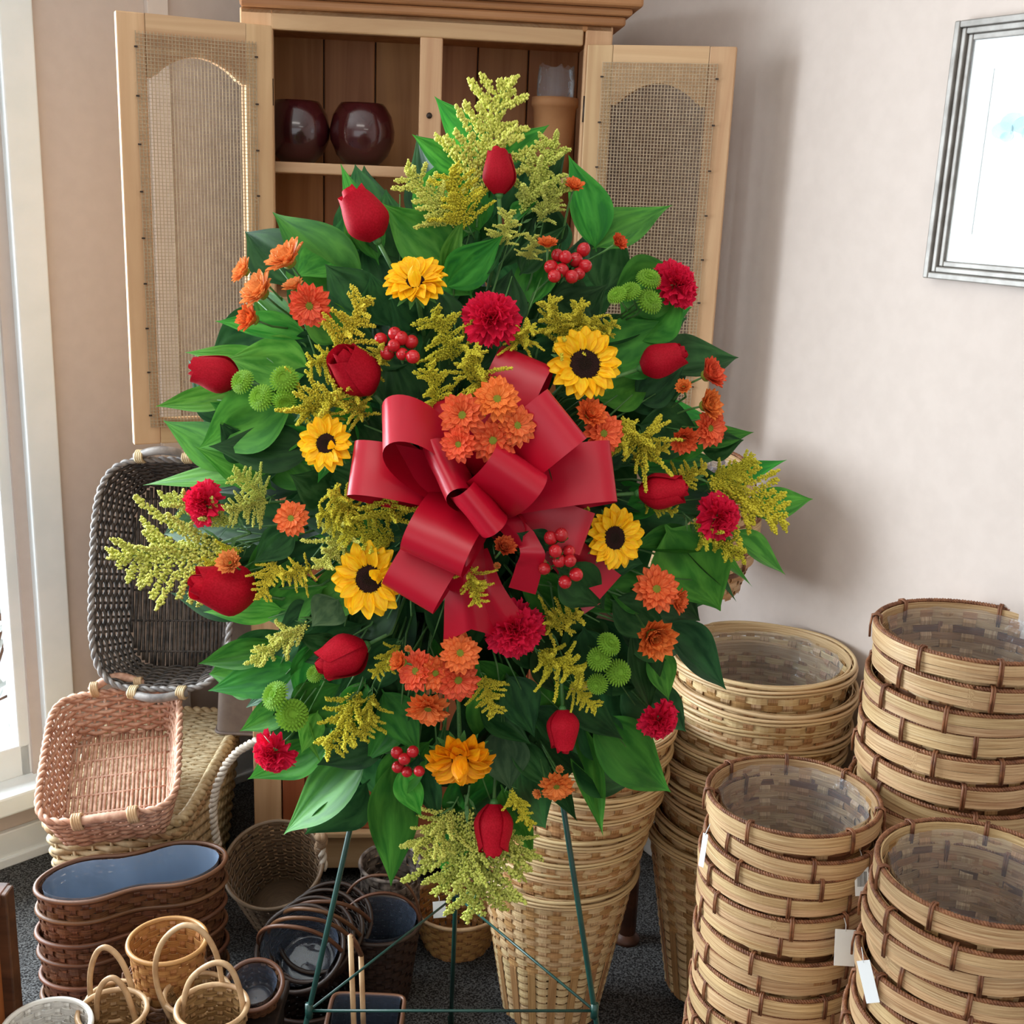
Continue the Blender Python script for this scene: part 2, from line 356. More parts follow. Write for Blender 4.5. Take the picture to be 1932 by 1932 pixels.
# framed picture on the right wall
pu0, pu1, pz0, pz1 = .490, 1.0, 1.487, 1.907
pc = MR @ Matrix.Translation((pu0, 0, pz0)); pw, ph = pu1 - pu0, pz1 - pz0
pic = thing('framed_picture', 'pale print in a stepped grey frame on the bright wall', 'picture', pc)
def fr_ring(m, i, wd, y0, y1, mi=0):
    a0, a1, b0, b1 = i, pw - i, i, ph - i
    for c, d in (((a0 + wd / 2, (y0 + y1) / 2, ph / 2), (wd, y1 - y0, b1 - b0)), ((a1 - wd / 2, (y0 + y1) / 2, ph / 2), (wd, y1 - y0, b1 - b0)),
                 ((pw / 2, (y0 + y1) / 2, b0 + wd / 2), (a1 - a0 - 2 * wd, y1 - y0, wd)), ((pw / 2, (y0 + y1) / 2, b1 - wd / 2), (a1 - a0 - 2 * wd, y1 - y0, wd))):
        m.box(c, d, mi)
m = M(); fr_ring(m, 0, .011, -.024, 0); fr_ring(m, .011, .010, -.018, 0); fr_ring(m, .021, .010, -.012, 0)
bev(link('frame', m.mesh('frame', SILVER, False), pic), .002)
link('mat_board', M().box((pw / 2, -.004, ph / 2), (pw - .06, .004, ph - .06)).mesh('mat_board', MATB, False), pic)
m = M(); fr_ring(m, .075, .003, -.0075, -.006)
link('mat_line', m.mesh('mat_line', mat('pale_grey_mat_edge', (222, 226, 226)), False), pic)
m = M()
for (x, z, r) in ((.110, .245, .02), (.128, .258, .022), (.15, .252, .02), (.168, .24, .02), (.20, .235, .03), (.25, .22, .03), (.29, .23, .025), (.12, .235, .012)):
    m.add([(x + r * math.cos(a * PI / 6) * 1.1, -.0068, z + r * .7 * math.sin(a * PI / 6)) for a in range(12)], [tuple(range(12))])
link('printed_motif', m.mesh('printed_motif', BLUEI, False), pic)
link('glass', M().box((pw / 2, -.0095, ph / 2), (pw - .05, .002, ph - .05)).mesh('glass', PGLASS, False), pic)

# ================================================================ pine cupboard in the corner
cx_ = Vector((1, .09, 0)).normalized(); cy_ = Vector((-cx_.y, cx_.x, 0))
MC = Matrix((cx_, cy_, (0, 0, 1))).transposed().to_4x4(); MC.translation = (-.57, 2.467, 0)
cab = thing('pine_cupboard', 'tall pine cupboard with both mesh doors swung open', 'cupboard', MC)
CW, CD, CT = .735, .37, 1.93
def cp(name, m, mt, b=.003, parent=cab): return bev(link(name, m.mesh(name, mt, False), parent), b)
for x in (.01, CW - .01): cp('side_panel', M().box((x, CD / 2 + .012, CT / 2), (.02, CD - .02, CT)), PINEV)
for i in range(6): cp('back_board', M().box((.02 + (i + .5) * .1158, CD - .008, CT / 2), (.1130, .014 + (i % 2) * .003, CT - .02)), PINEB)
cp('added_backing', M().box((CW / 2, CD + .003, CT / 2), (CW - .02, .006, CT)), WALNUT)  # dark sheet added behind the boards to stop light leaking through gaps
cp('stile', M().box((.0315, .011, CT / 2), (.063, .022, CT)), PINEV); cp('stile', M().box((CW - .0275, .011, CT / 2), (.055, .022, CT)), PINEV)
po = cp('centre_post', M().box((.3735, .011, 1.475), (.045, .022, .835)), PINEV)
link('keyhole', M().tube([(.372, -.002, 1.745), (.372, .004, 1.745)], .006, 10).mesh('keyhole', BRASS), po)
cp('top_rail', M().box((CW / 2, .010, 1.911), (CW - .118, .020, .038)), PINEH)
cp('middle_rail', M().box((CW / 2, .010, 1.03), (CW - .118, .020, .06)), PINEH)
cp('bottom_rail', M().box((CW / 2, .009, .085), (CW - .118, .022, .09)).box((CW / 2, -.004, .137), (CW - .06, .034, .014)), PINEH)
for z, d in ((1.634, .022), (1.36, .022), (1.05, .02), (.12, .02)): cp('shelf', M().box((CW / 2, CD / 2 + .02, z), (CW - .05, CD - .05, d)), PINEH)
cp('top_board', M().box((CW / 2, CD / 2, CT - .006), (CW - .002, CD, .012)), PINEB)
co = M()
for z0, z1, ov in ((1.930, 1.948, .014), (1.948, 1.962, .028), (1.962, 2.0, .05)): co.box((CW / 2 + .012, CD / 2 - ov / 2, (z0 + z1) / 2), (CW + ov * 1.5, CD + ov, z1 - z0))
cp('cornice', co, PINED, .005)
for x0, x1 in ((.066, .366), (.381, .677)):                                  # lower doors: rails, stiles, panel
    d = cp('lower_door', M().box((x0 + .025, .008, .57), (.05, .02, .85)).box((x1 - .025, .008, .57), (.05, .02, .85))
           .box(((x0 + x1) / 2, .008, .97), (x1 - x0 - .1, .02, .05)).box(((x0 + x1) / 2, .008, .18), (x1 - x0 - .1, .02, .07)), PINER)
    n_ = 3
    for i in range(n_): cp('panel_board', M().box((x0 + .05 + (i + .5) * (x1 - x0 - .1) / n_, .014, .58), ((x1 - x0 - .1) / n_ - .002, .01, .73)), PINER, .002, d)
    link('knob', M().lathe([(0, -.03), (.012, -.028), (.014, -.02), (.006, -.012), (.008, 0)], 16).mesh('knob', PINED), d, Matrix.Translation(((x1 - .02) if x0 < .2 else (x0 + .02), 0, .6)) @ Matrix.Rotation(-PI / 2, 4, 'X') @ Matrix.Rotation(PI, 4, 'X'))
def arch_door(h, o, z0, ht, face):
    """mesh door: stiles, bottom rail, arched top rail, woven wire panel on its inner face"""
    x = Vector((o[0] - h[0], o[1] - h[1], 0)); W = x.length; x.normalize(); y = Vector((0, 0, 1)).cross(x)
    Mx = MC.inverted() @ (Matrix.Translation((h[0], h[1], z0)) @ Matrix((x, y, (0, 0, 1))).transposed().to_4x4())
    th = .020; sw = .052
    d = bev(link('mesh_door', M().box((sw / 2, 0, ht / 2), (sw, th, ht)).mesh('mesh_door', PINEV, False), cab, Mx), .0025)
    bev(link('door_stile', M().box((W - sw / 2, 0, ht / 2), (sw, th, ht)).mesh('door_stile', PINEV, False), d), .0025)
    bev(link('bottom_rail', M().box((W / 2, 0, .026), (W - 2 * sw, th, .052)).mesh('bottom_rail', PINEH, False), d), .0025)
    m = M(); n = 40; top = []
    for i in range(n + 1):
        q = -1 + 2 * i / n; a = abs(q)
        zc = ht - .112 if a > .86 else (ht - .106 + .036 * math.cos(a / .80 * PI / 2) ** .8 if a < .80 else ht - .106)
        top.append((sw + (W - 2 * sw) * i / n, zc))
    v = []
    for (xx, zc) in top: v += [(xx, -th / 2, ht), (xx, -th / 2, zc), (xx, th / 2, zc), (xx, th / 2, ht)]
    f = []
    for i in range(n):
        a = i * 4
        for k in range(4): f.append((a + k, a + (k + 1) % 4, a + 4 + (k + 1) % 4, a + 4 + k))
    m.add(v, f); link('arched_rail', m.mesh('arched_rail', PINEH, False), d)
    m = M(); yy = face * (th / 2 + .003); xa, xb, za, zb = .033, W - .033, .036, ht - .032; k = 0; xx = xa
    while xx <= xb: m.box((xx, yy, (za + zb) / 2), (.0014, .0013, zb - za)); xx += .0066
    zz = za
    while zz <= zb: m.box(((xa + xb) / 2, yy + face * .0012, zz), (xb - xa, .0010, .0010)); zz += .0066
    link('wire_mesh', m.mesh('wire_mesh', MESHW, False), d, kind='stuff')
    m = M()
    for i in range(9): z_ = .06 + i * (ht - .12) / 8; m.box((xa, yy + face * .002, z_), (.006, .003, .003)); m.box((xb, yy + face * .002, z_), (.006, .003, .003))
    link('staples', m.mesh('staples', BRASS, False), d, kind='stuff')
    for z_ in (.12, ht - .12): link('hinge', M().tube([(0, 0, z_ - .025), (0, 0, z_ + .025)], .005, 8).mesh('hinge', BRASS), d, Matrix.Translation((-.002, -face * .012, 0)))
arch_door((-.507, 2.455), (-.767, 2.325), 1.083, .812, 1)
arch_door((.113, 2.508), (.398, 2.445), 1.083, .808, -1)
# on the cupboard shelf
for px, lab in ((562, 'round plum glazed bowl by the edge of the upper shelf'), (683, 'round plum glazed bowl nearest the cupboard centre post')):
    q = P(px, 312, 2.62); q.z = 1.6455
    t = thing('plum_bowl', lab, 'bowl', Matrix.Translation(q), 'plum bowls on the cupboard shelf')
    pr = [(.001, 0), (.034, 0), (.054, .02), (.067, .05), (.0685, .07), (.062, .1), (.05, .119), (.045, .125), (.042, .124), (.046, .117), (.058, .098), (.064, .07), (.06, .04), (.04, .014), (.001, .01)]
    link('body', M().lathe(pr, 48).mesh('body', PLUM), t)
q = P(1042, 300, 2.66); q.z = 1.6455
t = thing('wrapped_pot', 'tan pot with clear wrap standing on the cupboard shelf', 'pot', Matrix.Translation(q))
link('pot', M().lathe([(.001, 0), (.034, 0), (.04, .06), (.046, .135), (.05, .137), (.05, .155), (.044, .155), (.04, .13), (.03, .02), (.001, .015)], 40).mesh('pot', TERRA), t)
m = M(); rr = [rnd(.75, 1.2) for _ in range(24)]
m.grid(lambda u, v: ((.036 + .004 * math.sin(v * 3)) * (1 + (rr[int(u * 24) % 24] - 1) * .5 * v) * math.cos(2 * PI * u), .03 * rr[(int(u * 24) + 5) % 24] * math.sin(2 * PI * u), .13 + v * .085 * (rr[(int(u * 24) + 3) % 24] * .3 + .75)), 24, 8, cu=True)
link('clear_wrap', m.mesh('clear_wrap', CLEAR), t)

# ================================================================ basket kit
def path(kind, N, a=1, b=1, rc=.1):
    pts = []
    if kind == 'circle': pts = [Vector((a * math.cos(2 * PI * i / N), b * math.sin(2 * PI * i / N), 0)) for i in range(N)]
    else:
        K = 720; raw = []
        for i in range(K):
            t = 2 * PI * i / K
            if kind == 'peanut': raw.append(Vector((a * math.cos(t), b * math.sin(t) * (1 - .34 * math.exp(-(math.cos(t) / .42) ** 2)) * (1 if math.sin(t) < 0 else 1.0), 0)))
            else:
                e = 2 / rc; c, s_ = math.cos(t), math.sin(t)
                raw.append(Vector((a * math.copysign(abs(c) ** (2 / e), c), b * math.copysign(abs(s_) ** (2 / e), s_), 0)))
        L_ = [0]
        for i in range(K): L_.append(L_[-1] + (raw[(i + 1) % K] - raw[i]).length)
        j = 0
        for i in range(N):
            tg = L_[-1] * i / N
            while L_[j + 1] < tg: j += 1
            pts.append(raw[j].lerp(raw[(j + 1) % K], (tg - L_[j]) / max(1e-9, L_[j + 1] - L_[j])))
    nr = []
    for i in range(N):
        t = pts[(i + 1) % N] - pts[i - 1]; nr.append(Vector((t.y, -t.x, 0)).normalized())
    return pts, nr
def wv(s, n, ph):
    c = math.cos(PI * n * s + ph * PI); return math.copysign(abs(c) ** .6, c)
def weave_ring(m, pt, z, h, th, amp, n, ph, shrink=0, mi=0, wob=0):
    """a flat strip woven in and out of n stakes, on the path moved inwards by shrink"""
    pts, nr = pt; N = len(pts); v = []; uv = []; d = rnd(0, 9); f = []
    for i in range(N):
        o = -shrink + amp * wv(i / N, n, ph); dz = wob * math.sin(i * .37 + z * 90)
        for (r_, z_) in ((th / 2, -h / 2), (th / 2, h / 2), (-th / 2, h / 2), (-th / 2, -h / 2)): v.append(pts[i] + nr[i] * (o + r_) + Vector((0, 0, z + z_ + dz)))
        uv += [(d, 0), (d, h), (d, h), (d, 0)]; d += (pts[(i + 1) % N] - pts[i]).length
        a = i * 4; b_ = ((i + 1) % N) * 4
        for k in range(4): f.append((a + k, a + (k + 1) % 4, b_ + (k + 1) % 4, b_ + k))
    m.add(v, f, uv, mi)
def stake(m, pt, s, wd, th, rows, amp, n, slope, zr, mi=0):
    """an upright strip behind and before the rows [(z, phase)]"""
    pts, nr = pt; N = len(pts); i = int(round(s * N)) % N; p = pts[i]; nn = nr[i]; tg = Vector((-nn.y, nn.x, 0)); v = []; uv = []; f = []
    for (z, ph) in rows:
        o = slope(z) - amp * wv(s, n, ph)
        for (r_, t_) in ((th / 2, -wd / 2), (th / 2, wd / 2), (-th / 2, wd / 2), (-th / 2, -wd / 2)): v.append(p + nn * (o + r_) + tg * t_ + Vector((0, 0, z)))
        uv += [(z, 0), (z, wd), (z, wd), (z, 0)]
    for j in range(len(rows) - 1):
        for k in range(4): f.append((j * 4 + k, j * 4 + (k + 1) % 4, j * 4 + 4 + (k + 1) % 4, j * 4 + 4 + k))
    m.add(v, f, uv, mi)
def twist(m, pts, rs, ro, turns, seg=4, per=4, closed=True, mi=0):
    N = int(turns * per); L_ = len(pts)
    for ph in (0, PI):
        q = []
        for i in range(N):
            s = i / (N if closed else N - 1) * (L_ if closed else L_ - 1); j = int(s); fr = s - j
            p0, p1 = pts[j % L_], pts[(j + 1) % L_] if closed else pts[min(j + 1, L_ - 1)]; p = p0.lerp(p1, fr)
            t = (pts[(j + 1) % L_] - pts[j - 1]) if closed else (pts[min(j + 1, L_ - 1)] - pts[max(j - 1, 0)]); t.normalize()
            a = t.cross(Vector((.13, .2, 1))).normalized(); b_ = t.cross(a); an = 2 * PI * turns * i / N + ph
            q.append(p + a * (ro * math.cos(an)) + b_ * (ro * math.sin(an)))
        m.tube(q, rs, seg, closed, mi)
def film_tub(pt, h, inset, slope, wr, rim=.0):
    """crinkled liner that follows the wall and the base"""
    pts, nr = pt; N = len(pts); m = M()
    def fn(u, v):
        i = int(round(u * N)) % N
        if v < .72: k = v / .72; z = h * (1 - k) + rim * (1 - k); p = pts[i] - nr[i] * (inset + slope * (1 - k) * 0 + slope * k * h)
        else: k = (v - .72) / .28; z = .012; p = (pts[i] - nr[i] * (inset + slope * h)) * (1 - k * .97)
        nz = noise.noise(Vector((p.x * 26, p.y * 26, z * 22))) + .5 * noise.noise(Vector((p.x * 60, p.y * 60, z * 60)))
        return p + nr[i] * (wr * nz - wr) + Vector((0, 0, z + wr * .4 * nz))
    return m.grid(fn, N, 16, cu=True)
ORD = ['topmost', 'second from the top', 'third from the top', 'fourth from the top', 'fifth from the top', 'sixth from the top', 'seventh from the top', 'eighth from the top',
       'ninth from the top', 'tenth from the top', 'eleventh from the top', 'twelfth from the top', 'thirteenth from the top', 'fourteenth from the top', 'fifteenth from the top', 'sixteenth from the top', 'seventeenth from the top', 'eighteenth from the top', 'nineteenth from the top']
def planter(full):
    """round bamboo planter with a corded rim: base at the origin, rim radius .15, height .2"""
    H, R, n = .20, .15, 24; pt = path('circle', 96, R, R); sl = lambda z: -(H - z) * .2
    t = thing('bamboo_planter', 'x', 'basket')
    kids = []
    def k(name, m, mt, sm=False, **kw): o = link(name, m.mesh(name, mt, sm), t, **kw); kids.append(o); return o
    m = M(); pr = [p * 1.008 + Vector((0, 0, H)) for p in pt[0]]; twist(m, pr, .0026, .0022, 100); k('rim_cord', m, CORD, True)
    m = M(); weave_ring(m, pt, H - .010, .0165, .0022, 0, n, 0, -.0042, 0, .0006); k('band', m, BAM)
    m = M(); weave_ring(m, pt, H - .0255, .0135, .0022, 0, n, 0, -.0030, 0, .0006); k('band', m, BAM)
    m = M(); weave_ring(m, pt, H - .015, .028, .002, 0, n, 0, .0052, 0, .0004); k('inner_band', m, BAM)
    for j in range(7):
        a = 2 * PI * (j + rnd(-.2, .2)) / 7; c, s_ = math.cos(a), math.sin(a); m = M()
        q = [(R + .0078, H - .034), (R + .0088, H - .015), (R + .007, H + .004), (R, H + .0062), (R - .008, H + .004), (R - .0085, H - .015), (R - .008, H - .032)]
        for o_ in (-.0018, .0018): m.tube([(r_ * c - o_ * s_, r_ * s_ + o_ * c, z_) for r_, z_ in q], .0021, 5)
        k('tie', m, TIEM, True)
    rows = []; z = H - .008; i = 0
    while z > (.008 if full else H - .10): rows.append((z, i % 2)); z -= .0128; i += 1
    for i, (z, ph) in enumerate(rows):
        m = M(); weave_ring(m, pt, z, .0122, .0014, .0022, n, ph, -sl(z)); k('weaver', m, BAMD if i in (3, 11) else (BAMT if i % 3 == 1 else BAM))
    rr = [(H - .002, 1)] + rows + [(rows[-1][0] - .012, len(rows) % 2)]
    if full:
        for j in range(n): m = M(); stake(m, pt, j / n, .021, .0014, rr, .0022, n, sl, 0); k('stake', m, BAMT if j % 3 else BAM)
        m = M()
        for j in range(11): x = -.1 + j * .02; l = math.sqrt(max(.0004, .108 ** 2 - x * x)); m.box((x, 0, .004 + (j % 2) * .0012), (.0185, 2 * l, .0016)); m.box((0, x, .0046 + (j % 2) * .0012), (2 * l, .0185, .0016))
        k('base', m, BAMT)
    else:
        m = M()
        for j in range(n): stake(m, pt, j / n, .021, .0014, rr, .0022, n, sl, 0)
        k('stakes', m, BAMT, kind='stuff')
    KIDS[t] = kids; return t
def tall_basket(mode):
    """round bamboo basket, thin hooped rim, fine checks; mode: 'top' and 'bottom' show all of it, 'nested' only the upper rows"""
    H, R, n = .33, .15, 36; pt = path('circle', 144, R, R); sl = lambda z: -(H - z) * .17
    t = thing('bamboo_basket', 'x', 'basket'); kids = []
    def k(name, m, mt, sm=False, **kw): o = link(name, m.mesh(name, mt, sm), t, **kw); kids.append(o); return o
    for dz, dr, rad in ((0, .004, .0036), (-.0075, .0062, .0030), (-.0135, .0058, .0026)):
        m = M(); m.tube([(p.x * (1 + dr / R), p.y * (1 + dr / R), H + dz + .0012 * math.sin(i * .21 + dr * 999)) for i, p in enumerate(pt[0])], rad, 6, True, sq=1.0); k('hoop', m, BAML, True)
    m = M(); weave_ring(m, pt, H - .008, .018, .002, 0, n, 0, .004); k('inner_hoop', m, BAML)
    rows = []; z = H - .005; i = 0
    lim = {'top': .008, 'bottom': .15, 'nested': H - .11}[mode]
    while z > lim: rows.append((z, i % 2)); z -= .0112; i += 1
    nr_ = len(rows)
    if mode == 'bottom':
        while z > .006: rows.append((z, 0)); z -= .0185
    for i, (z, ph) in enumerate(rows):
        m = M(); weave_ring(m, pt, z, .0106 if i < nr_ else .0125, .0013, .0018 if i < nr_ else .0026, n, ph, -sl(z)); k('weaver', m, (BAML, BAM, BAML, BAMT)[i % 4] if i < nr_ else BAML)
    rr = [(H, 1)] + rows + [(max(.0, rows[-1][0] - .011), 0)]
    if mode in ('top', 'bottom'):
        for j in range(n): m = M(); stake(m, pt, j / n, .0155, .0014, rr, .0018, n, sl, 0); k('stake', m, BAMT if j % 2 else BAM)
        m = M()
        for j in range(11): x = -.085 + j * .017; l = math.sqrt(max(.0004, .092 ** 2 - x * x)); m.box((x, 0, .004), (.0155, 2 * l, .0016)); m.box((0, x, .0052), (2 * l, .0155, .0016))
        k('base', m, BAMT)
    else:
        m = M()
        for j in range(n): stake(m, pt, j / n, .0155, .0014, rr, .0018, n, sl, 0)
        k('stakes', m, BAMT, kind='stuff')
    KIDS[t] = kids; return t
LINERS = {}
def liner(root, R, H, slope, mt=CLEAR):
    if (R, H) not in LINERS: LINERS[(R, H)] = film_tub(path('circle', 72, R, R), H, .012, slope, .007, -.006).mesh('liner', mt)
    return link('liner', LINERS[(R, H)], root)
PROTO = {}
def first(key, fn, mt, label):
    """the first call places the prototype itself, later ones a copy"""
    if key not in PROTO:
        t = fn(); PROTO[key] = t; t.matrix_basis = mt; MW[t] = mt.copy(); t['label'] = label; return t
    return copy_tree(PROTO[key], mt, label)
def stack(cpt, R, H, step, n, kind, where, group, lean=(0, 0), jit=.004, tilt=.025):
    """n nested baskets under the rim at cpt; each one a thing of its own"""
    out = []; s = R / .15
    for i in range(n):
        top = i == 0; bot = i == n - 1
        q = Vector((cpt[0] + lean[0] * i + (rnd(-jit, jit) if i else 0), cpt[1] + lean[1] * i + (rnd(-jit, jit) if i else 0), cpt[2] - i * step + (rnd(-.003, .003) if i else 0) - H * s))
        q.z = max(q.z, .001)
        mt = Matrix.Translation(q) @ Matrix.Rotation(rnd(-tilt, tilt) if not bot else 0, 4, 'X') @ Matrix.Rotation(rnd(-tilt, tilt) if not bot else 0, 4, 'Y') @ Matrix.Rotation(rnd(0, 6.28), 4, 'Z') @ Matrix.Diagonal((s, s, s, 1))
        lab = f'{where[0]}, {ORD[i]} {where[1]}' if not bot else f'{where[0]}, bottom one {where[1]}'
        if kind == 'planter': t = first('pl_top' if top else 'pl_n', (lambda: planter(True)) if top else (lambda: planter(False)), mt, lab)
        else:
            mo = 'top' if top else ('bottom' if bot else 'nested'); t = first('tb_' + mo, lambda: tall_basket(mo), mt, lab)
        t['group'] = group; out.append(t)
    return out
LOCS = {}
c = P(1501, 1500, 1.68)
st_mid = stack(c, .132, .2, .0345, 15, 'planter', ('corded bamboo planter', 'of the tagged stack in front'), 'corded bamboo planters')
c = P(1840, 1190, 1.80)
st_right = stack(c, .150, .2, .0405, 19, 'planter', ('corded bamboo planter', 'of the tallest stack by the wall'), 'corded bamboo planters', (-.0008, 0))
c = P(1852, 1642, 1.40)
st_fr = stack(c, .131, .2, .034, 17, 'planter', ('corded bamboo planter', 'of the stack in the front corner'), 'corded bamboo planters', (-.002, 0))
c = P(1446, 1235, 2.14)
st_back = stack(c, .171, .33, .0405, 10, 'tall', ('plain hooped bamboo basket', 'of the wide back stack'), 'plain bamboo baskets', (-.003, 0))
c = P(1116, 1350, 2.05)
st_cen = stack(c, .150, .33, .043, 8, 'tall', ('plain hooped bamboo basket', 'of the stack behind the easel'), 'plain bamboo baskets', (-.006, 0), .006)
for t in (st_mid[0], st_right[0], st_fr[0]): liner(t, .15, .2, .2)
liner(st_back[0], .15, .33, .17)
# the three round baskets on a stand by the open cupboard door
c = P(1296, 930, 2.31)
std = thing('plant_stand', 'slim wooden stand under the baskets by the open cupboard door', 'stand', Matrix.Translation((c.x - .055, c.y, 0)))
link('post', M().tube([(0, 0, 0), (0, 0, .72)], .02, 12).mesh('post', WALNUT), std); link('top', M().lathe([(.001, .72), (.045, .72), (.045, .74), (.001, .74)], 28).mesh('top', WALNUT), std)
link('foot', M().lathe([(.001, 0), (.03, 0), (.03, .008), (.02, .02), (.001, .03)], 28).mesh('foot', WALNUT), std)
for i, (z, tx, ty, sc, lab) in enumerate(((1.075, .22, .30, .95, 'tilted bamboo planter with clear liner above the basket stacks'), (.985, -.05, .05, .92, 'bamboo planter under the tilted lined one'), (.942, .03, -.03, .9, 'lowest bamboo planter on the slim stand'))):
    s = sc
    mt = Matrix.Translation((c.x + (.028, .02, 0)[i], c.y, z - .2 * s)) @ Matrix.Rotation(tx, 4, 'X') @ Matrix.Rotation(-ty, 4, 'Y') @ Matrix.Diagonal((s, s, s, 1))
    t = first('pl_top' if i == 0 else 'pl_n', None, mt, lab); t['group'] = 'corded bamboo planters'
    if i == 0: liner(t, .15, .2, .2)
# price tags: card on a loop of string, hung on a rim (px, py is the tag's middle)
def price_tag(root, px, py, d, wpx, hpx, roll, yaw, bars=True):
    p = P(px, py, d); k = mpp(p)
    fm = MW[root].inverted() @ (frame(p, V(math.sin(yaw), .15, math.cos(yaw)), V(math.sin(roll), math.cos(roll), 0)))
    t = bev(link('price_tag', M().box((0, 0, 0), (wpx * k, hpx * k, .0006)).mesh('price_tag', TAGM, False), root, fm), .0002, 1)
    if bars:
        m = M(); x = -.32
        while x < .32: w_ = rnd(.02, .05); m.box((x * wpx * k, -hpx * k * .05, .0004), (w_ * wpx * k, hpx * k * .4, .0003)); x += w_ + rnd(.02, .04)
        m.box((0, hpx * k * .30, .0004), (wpx * k * .5, hpx * k * .05, .0003)); link('printed_bars', m.mesh('printed_bars', INK, False), t)
    link('string', M().tube([(0, hpx * k * .45, .001), (.001, hpx * k * .62, -.001), (.0, hpx * k * .8, -.006)], .0006, 4).mesh('string', TAGM), t)
price_tag(st_mid[2], 1626, 1655, 1.565, 30, 68, .05, .25)
price_tag(st_mid[6], 1594, 1788, 1.525, 42, 66, .12, .2, False)
price_tag(st_mid[2], 1327, 1604, 1.60, 14, 62, .1, -1.0, False)
price_tag(st_fr[6], 1638, 1852, 1.35, 26, 76, -.35, -.6, False)
# ================================================================ wicker on the left
def wicker(name, label, cat, mt, a, b, h, fl, body, rimm, rows, rc=.45, handles=(), nst=36, rod=.0042, rimr=.0046, basemat=None, lid=False, kind='rrect'):
    """rounded rectangular willow basket: opening half sizes a x b, height h, base smaller by fl; origin under the middle of the base"""
    t = thing(name, label, cat, mt); N = nst * 4; pt = path(kind, N, a, b, rc); pts, nr = pt
    m = M()
    for i in range(rows):
        z = h * (i + .5) / rows; sh = fl * (1 - z / h)
        m.tube([pts[j] + nr[j] * (-sh + .0034 * wv(j / N, nst, i)) + Vector((0, 0, z + .0008 * math.sin(j * .5 + i))) for j in range(N)], h / rows * .56, 5, True, sq=.7)
    link('weave', m.mesh('weave', body), t, kind='stuff')
    m = M()
    for j in range(nst):
        i = j * 4; m.tube([pts[i] - nr[i] * fl + Vector((0, 0, .002)), pts[i] + Vector((0, 0, h))], rod * .8, 5)
    link('stakes', m.mesh('stakes', body), t, kind='stuff')
    ai, bi = a - fl, b - fl; m = M(); n = int(2 * ai / (rod * 2.1)); nb = 6
    for i in range(n):
        x = -ai + (i + .5) * 2 * ai / n; e = 2 / rc; yl = bi * max(.05, 1 - abs(x / ai) ** e) ** (1 / e)
        wide = abs(x) < ai * .13
        m.tube([(x, -yl + 2 * yl * q / 12, .004 + (0 if wide else .0022) * math.cos(PI * (q / 12 * nb) + PI * i)) for q in range(13)], rod * .95, 5)
    link('base_rods', m.mesh('base_rods', basemat or body), t, kind='stuff')
    m = M()
    for q in range(nb):
        y = -bi + (q + .5) * 2 * bi / nb; m.tube([(-ai * .97, y, .005), (ai * .97, y, .005)], rod * .7, 5)
    link('base_bars', m.mesh('base_bars', basemat or body), t, kind='stuff')
    m = M(); L_ = sum((pts[i] - pts[i - 1]).length for i in range(N)); twist(m, [p + Vector((0, 0, h + .003)) for p in pts], rimr, rimr * .75, L_ / .04, 6, 8)
    link('braided_rim', m.mesh('braided_rim', rimm), t)
    for sy, wd, lift in handles:
        q = [Vector((wd * (-1 + 2 * i / 16), sy * (b + .006 + (lift * .5) * math.sin(PI * i / 16)), h + .006 + lift * math.sin(PI * i / 16))) for i in range(17)]
        hd = link('handle', M().tube(q, .0095, 8).mesh('handle', rimm), t)
        for sx in (-1, 1):
            m = M()
            for k in range(4): x = sx * wd * (.93 - k * .07); m.tube([(x + .0012 * math.cos(g), sy * (b + .006) + .0125 * math.cos(g * 2 * PI / 10), h + .005 + lift * .15 + .0165 * math.sin(g * 2 * PI / 10)) for g in range(10)], .0034, 5, True)
            link('wrapping', m.mesh('wrapping', CANE if body is not GREYW else HAMP), hd)
    return t
# cream hamper lying along the wall: woven box, woven lid
hm = thing('wicker_hamper', 'cream willow hamper under the pinkish and grey baskets', 'hamper', Matrix.Translation((-.795, 2.43, 0)))
HA, HB, HH = .148, .27, .315
pt = path('rrect', 160, HA, HB, .22)
m = M()
for i in range(22):
    z = HH * (i + .5) / 22; sh = .035 * (1 - z / HH)
    m.tube([pt[0][j] + pt[1][j] * (-sh + .0042 * wv(j / 160, 40, i)) + Vector((0, 0, z)) for j in range(160)], HH / 22 * .56, 5, True, sq=.75)
link('weave', m.mesh('weave', HAMP), hm, kind='stuff')
m = M()
for j in range(40): m.tube([pt[0][j * 4] - pt[1][j * 4] * .035, pt[0][j * 4] + Vector((0, 0, HH))], .004, 5)
link('stakes', m.mesh('stakes', HAMP), hm, kind='stuff')
m = M()
for i in range(46):
    y = -HB + .01 + i * (2 * HB - .02) / 45
    m.tube([(-HA * .97 + 2 * HA * .97 * q / 20, y, HH + .012 + .003 * math.cos(PI * q / 20 * 14 + PI * i)) for q in range(21)], .0056, 5)
ld = link('lid', m.mesh('lid', HAMP), hm, kind='stuff')
m = M()
for q in range(15): x = -HA * .95 + q * 2 * HA * .95 / 14; m.tube([(x, -HB + .01, HH + .011), (x, HB - .01, HH + .011)], .0036, 5)
link('lid_ribs', m.mesh('lid_ribs', HAMP), ld)
m = M(); twist(m, [p + Vector((0, 0, HH + .012)) for p in pt[0]], .0075, .006, 36, 6, 8); link('lid_braid', m.mesh('lid_braid', HAMP), ld)
m = M(); twist(m, [p + Vector((0, 0, HH - .012)) for p in pt[0]], .0065, .005, 36, 6, 8); link('braided_rim', m.mesh('braided_rim', CANE), hm)
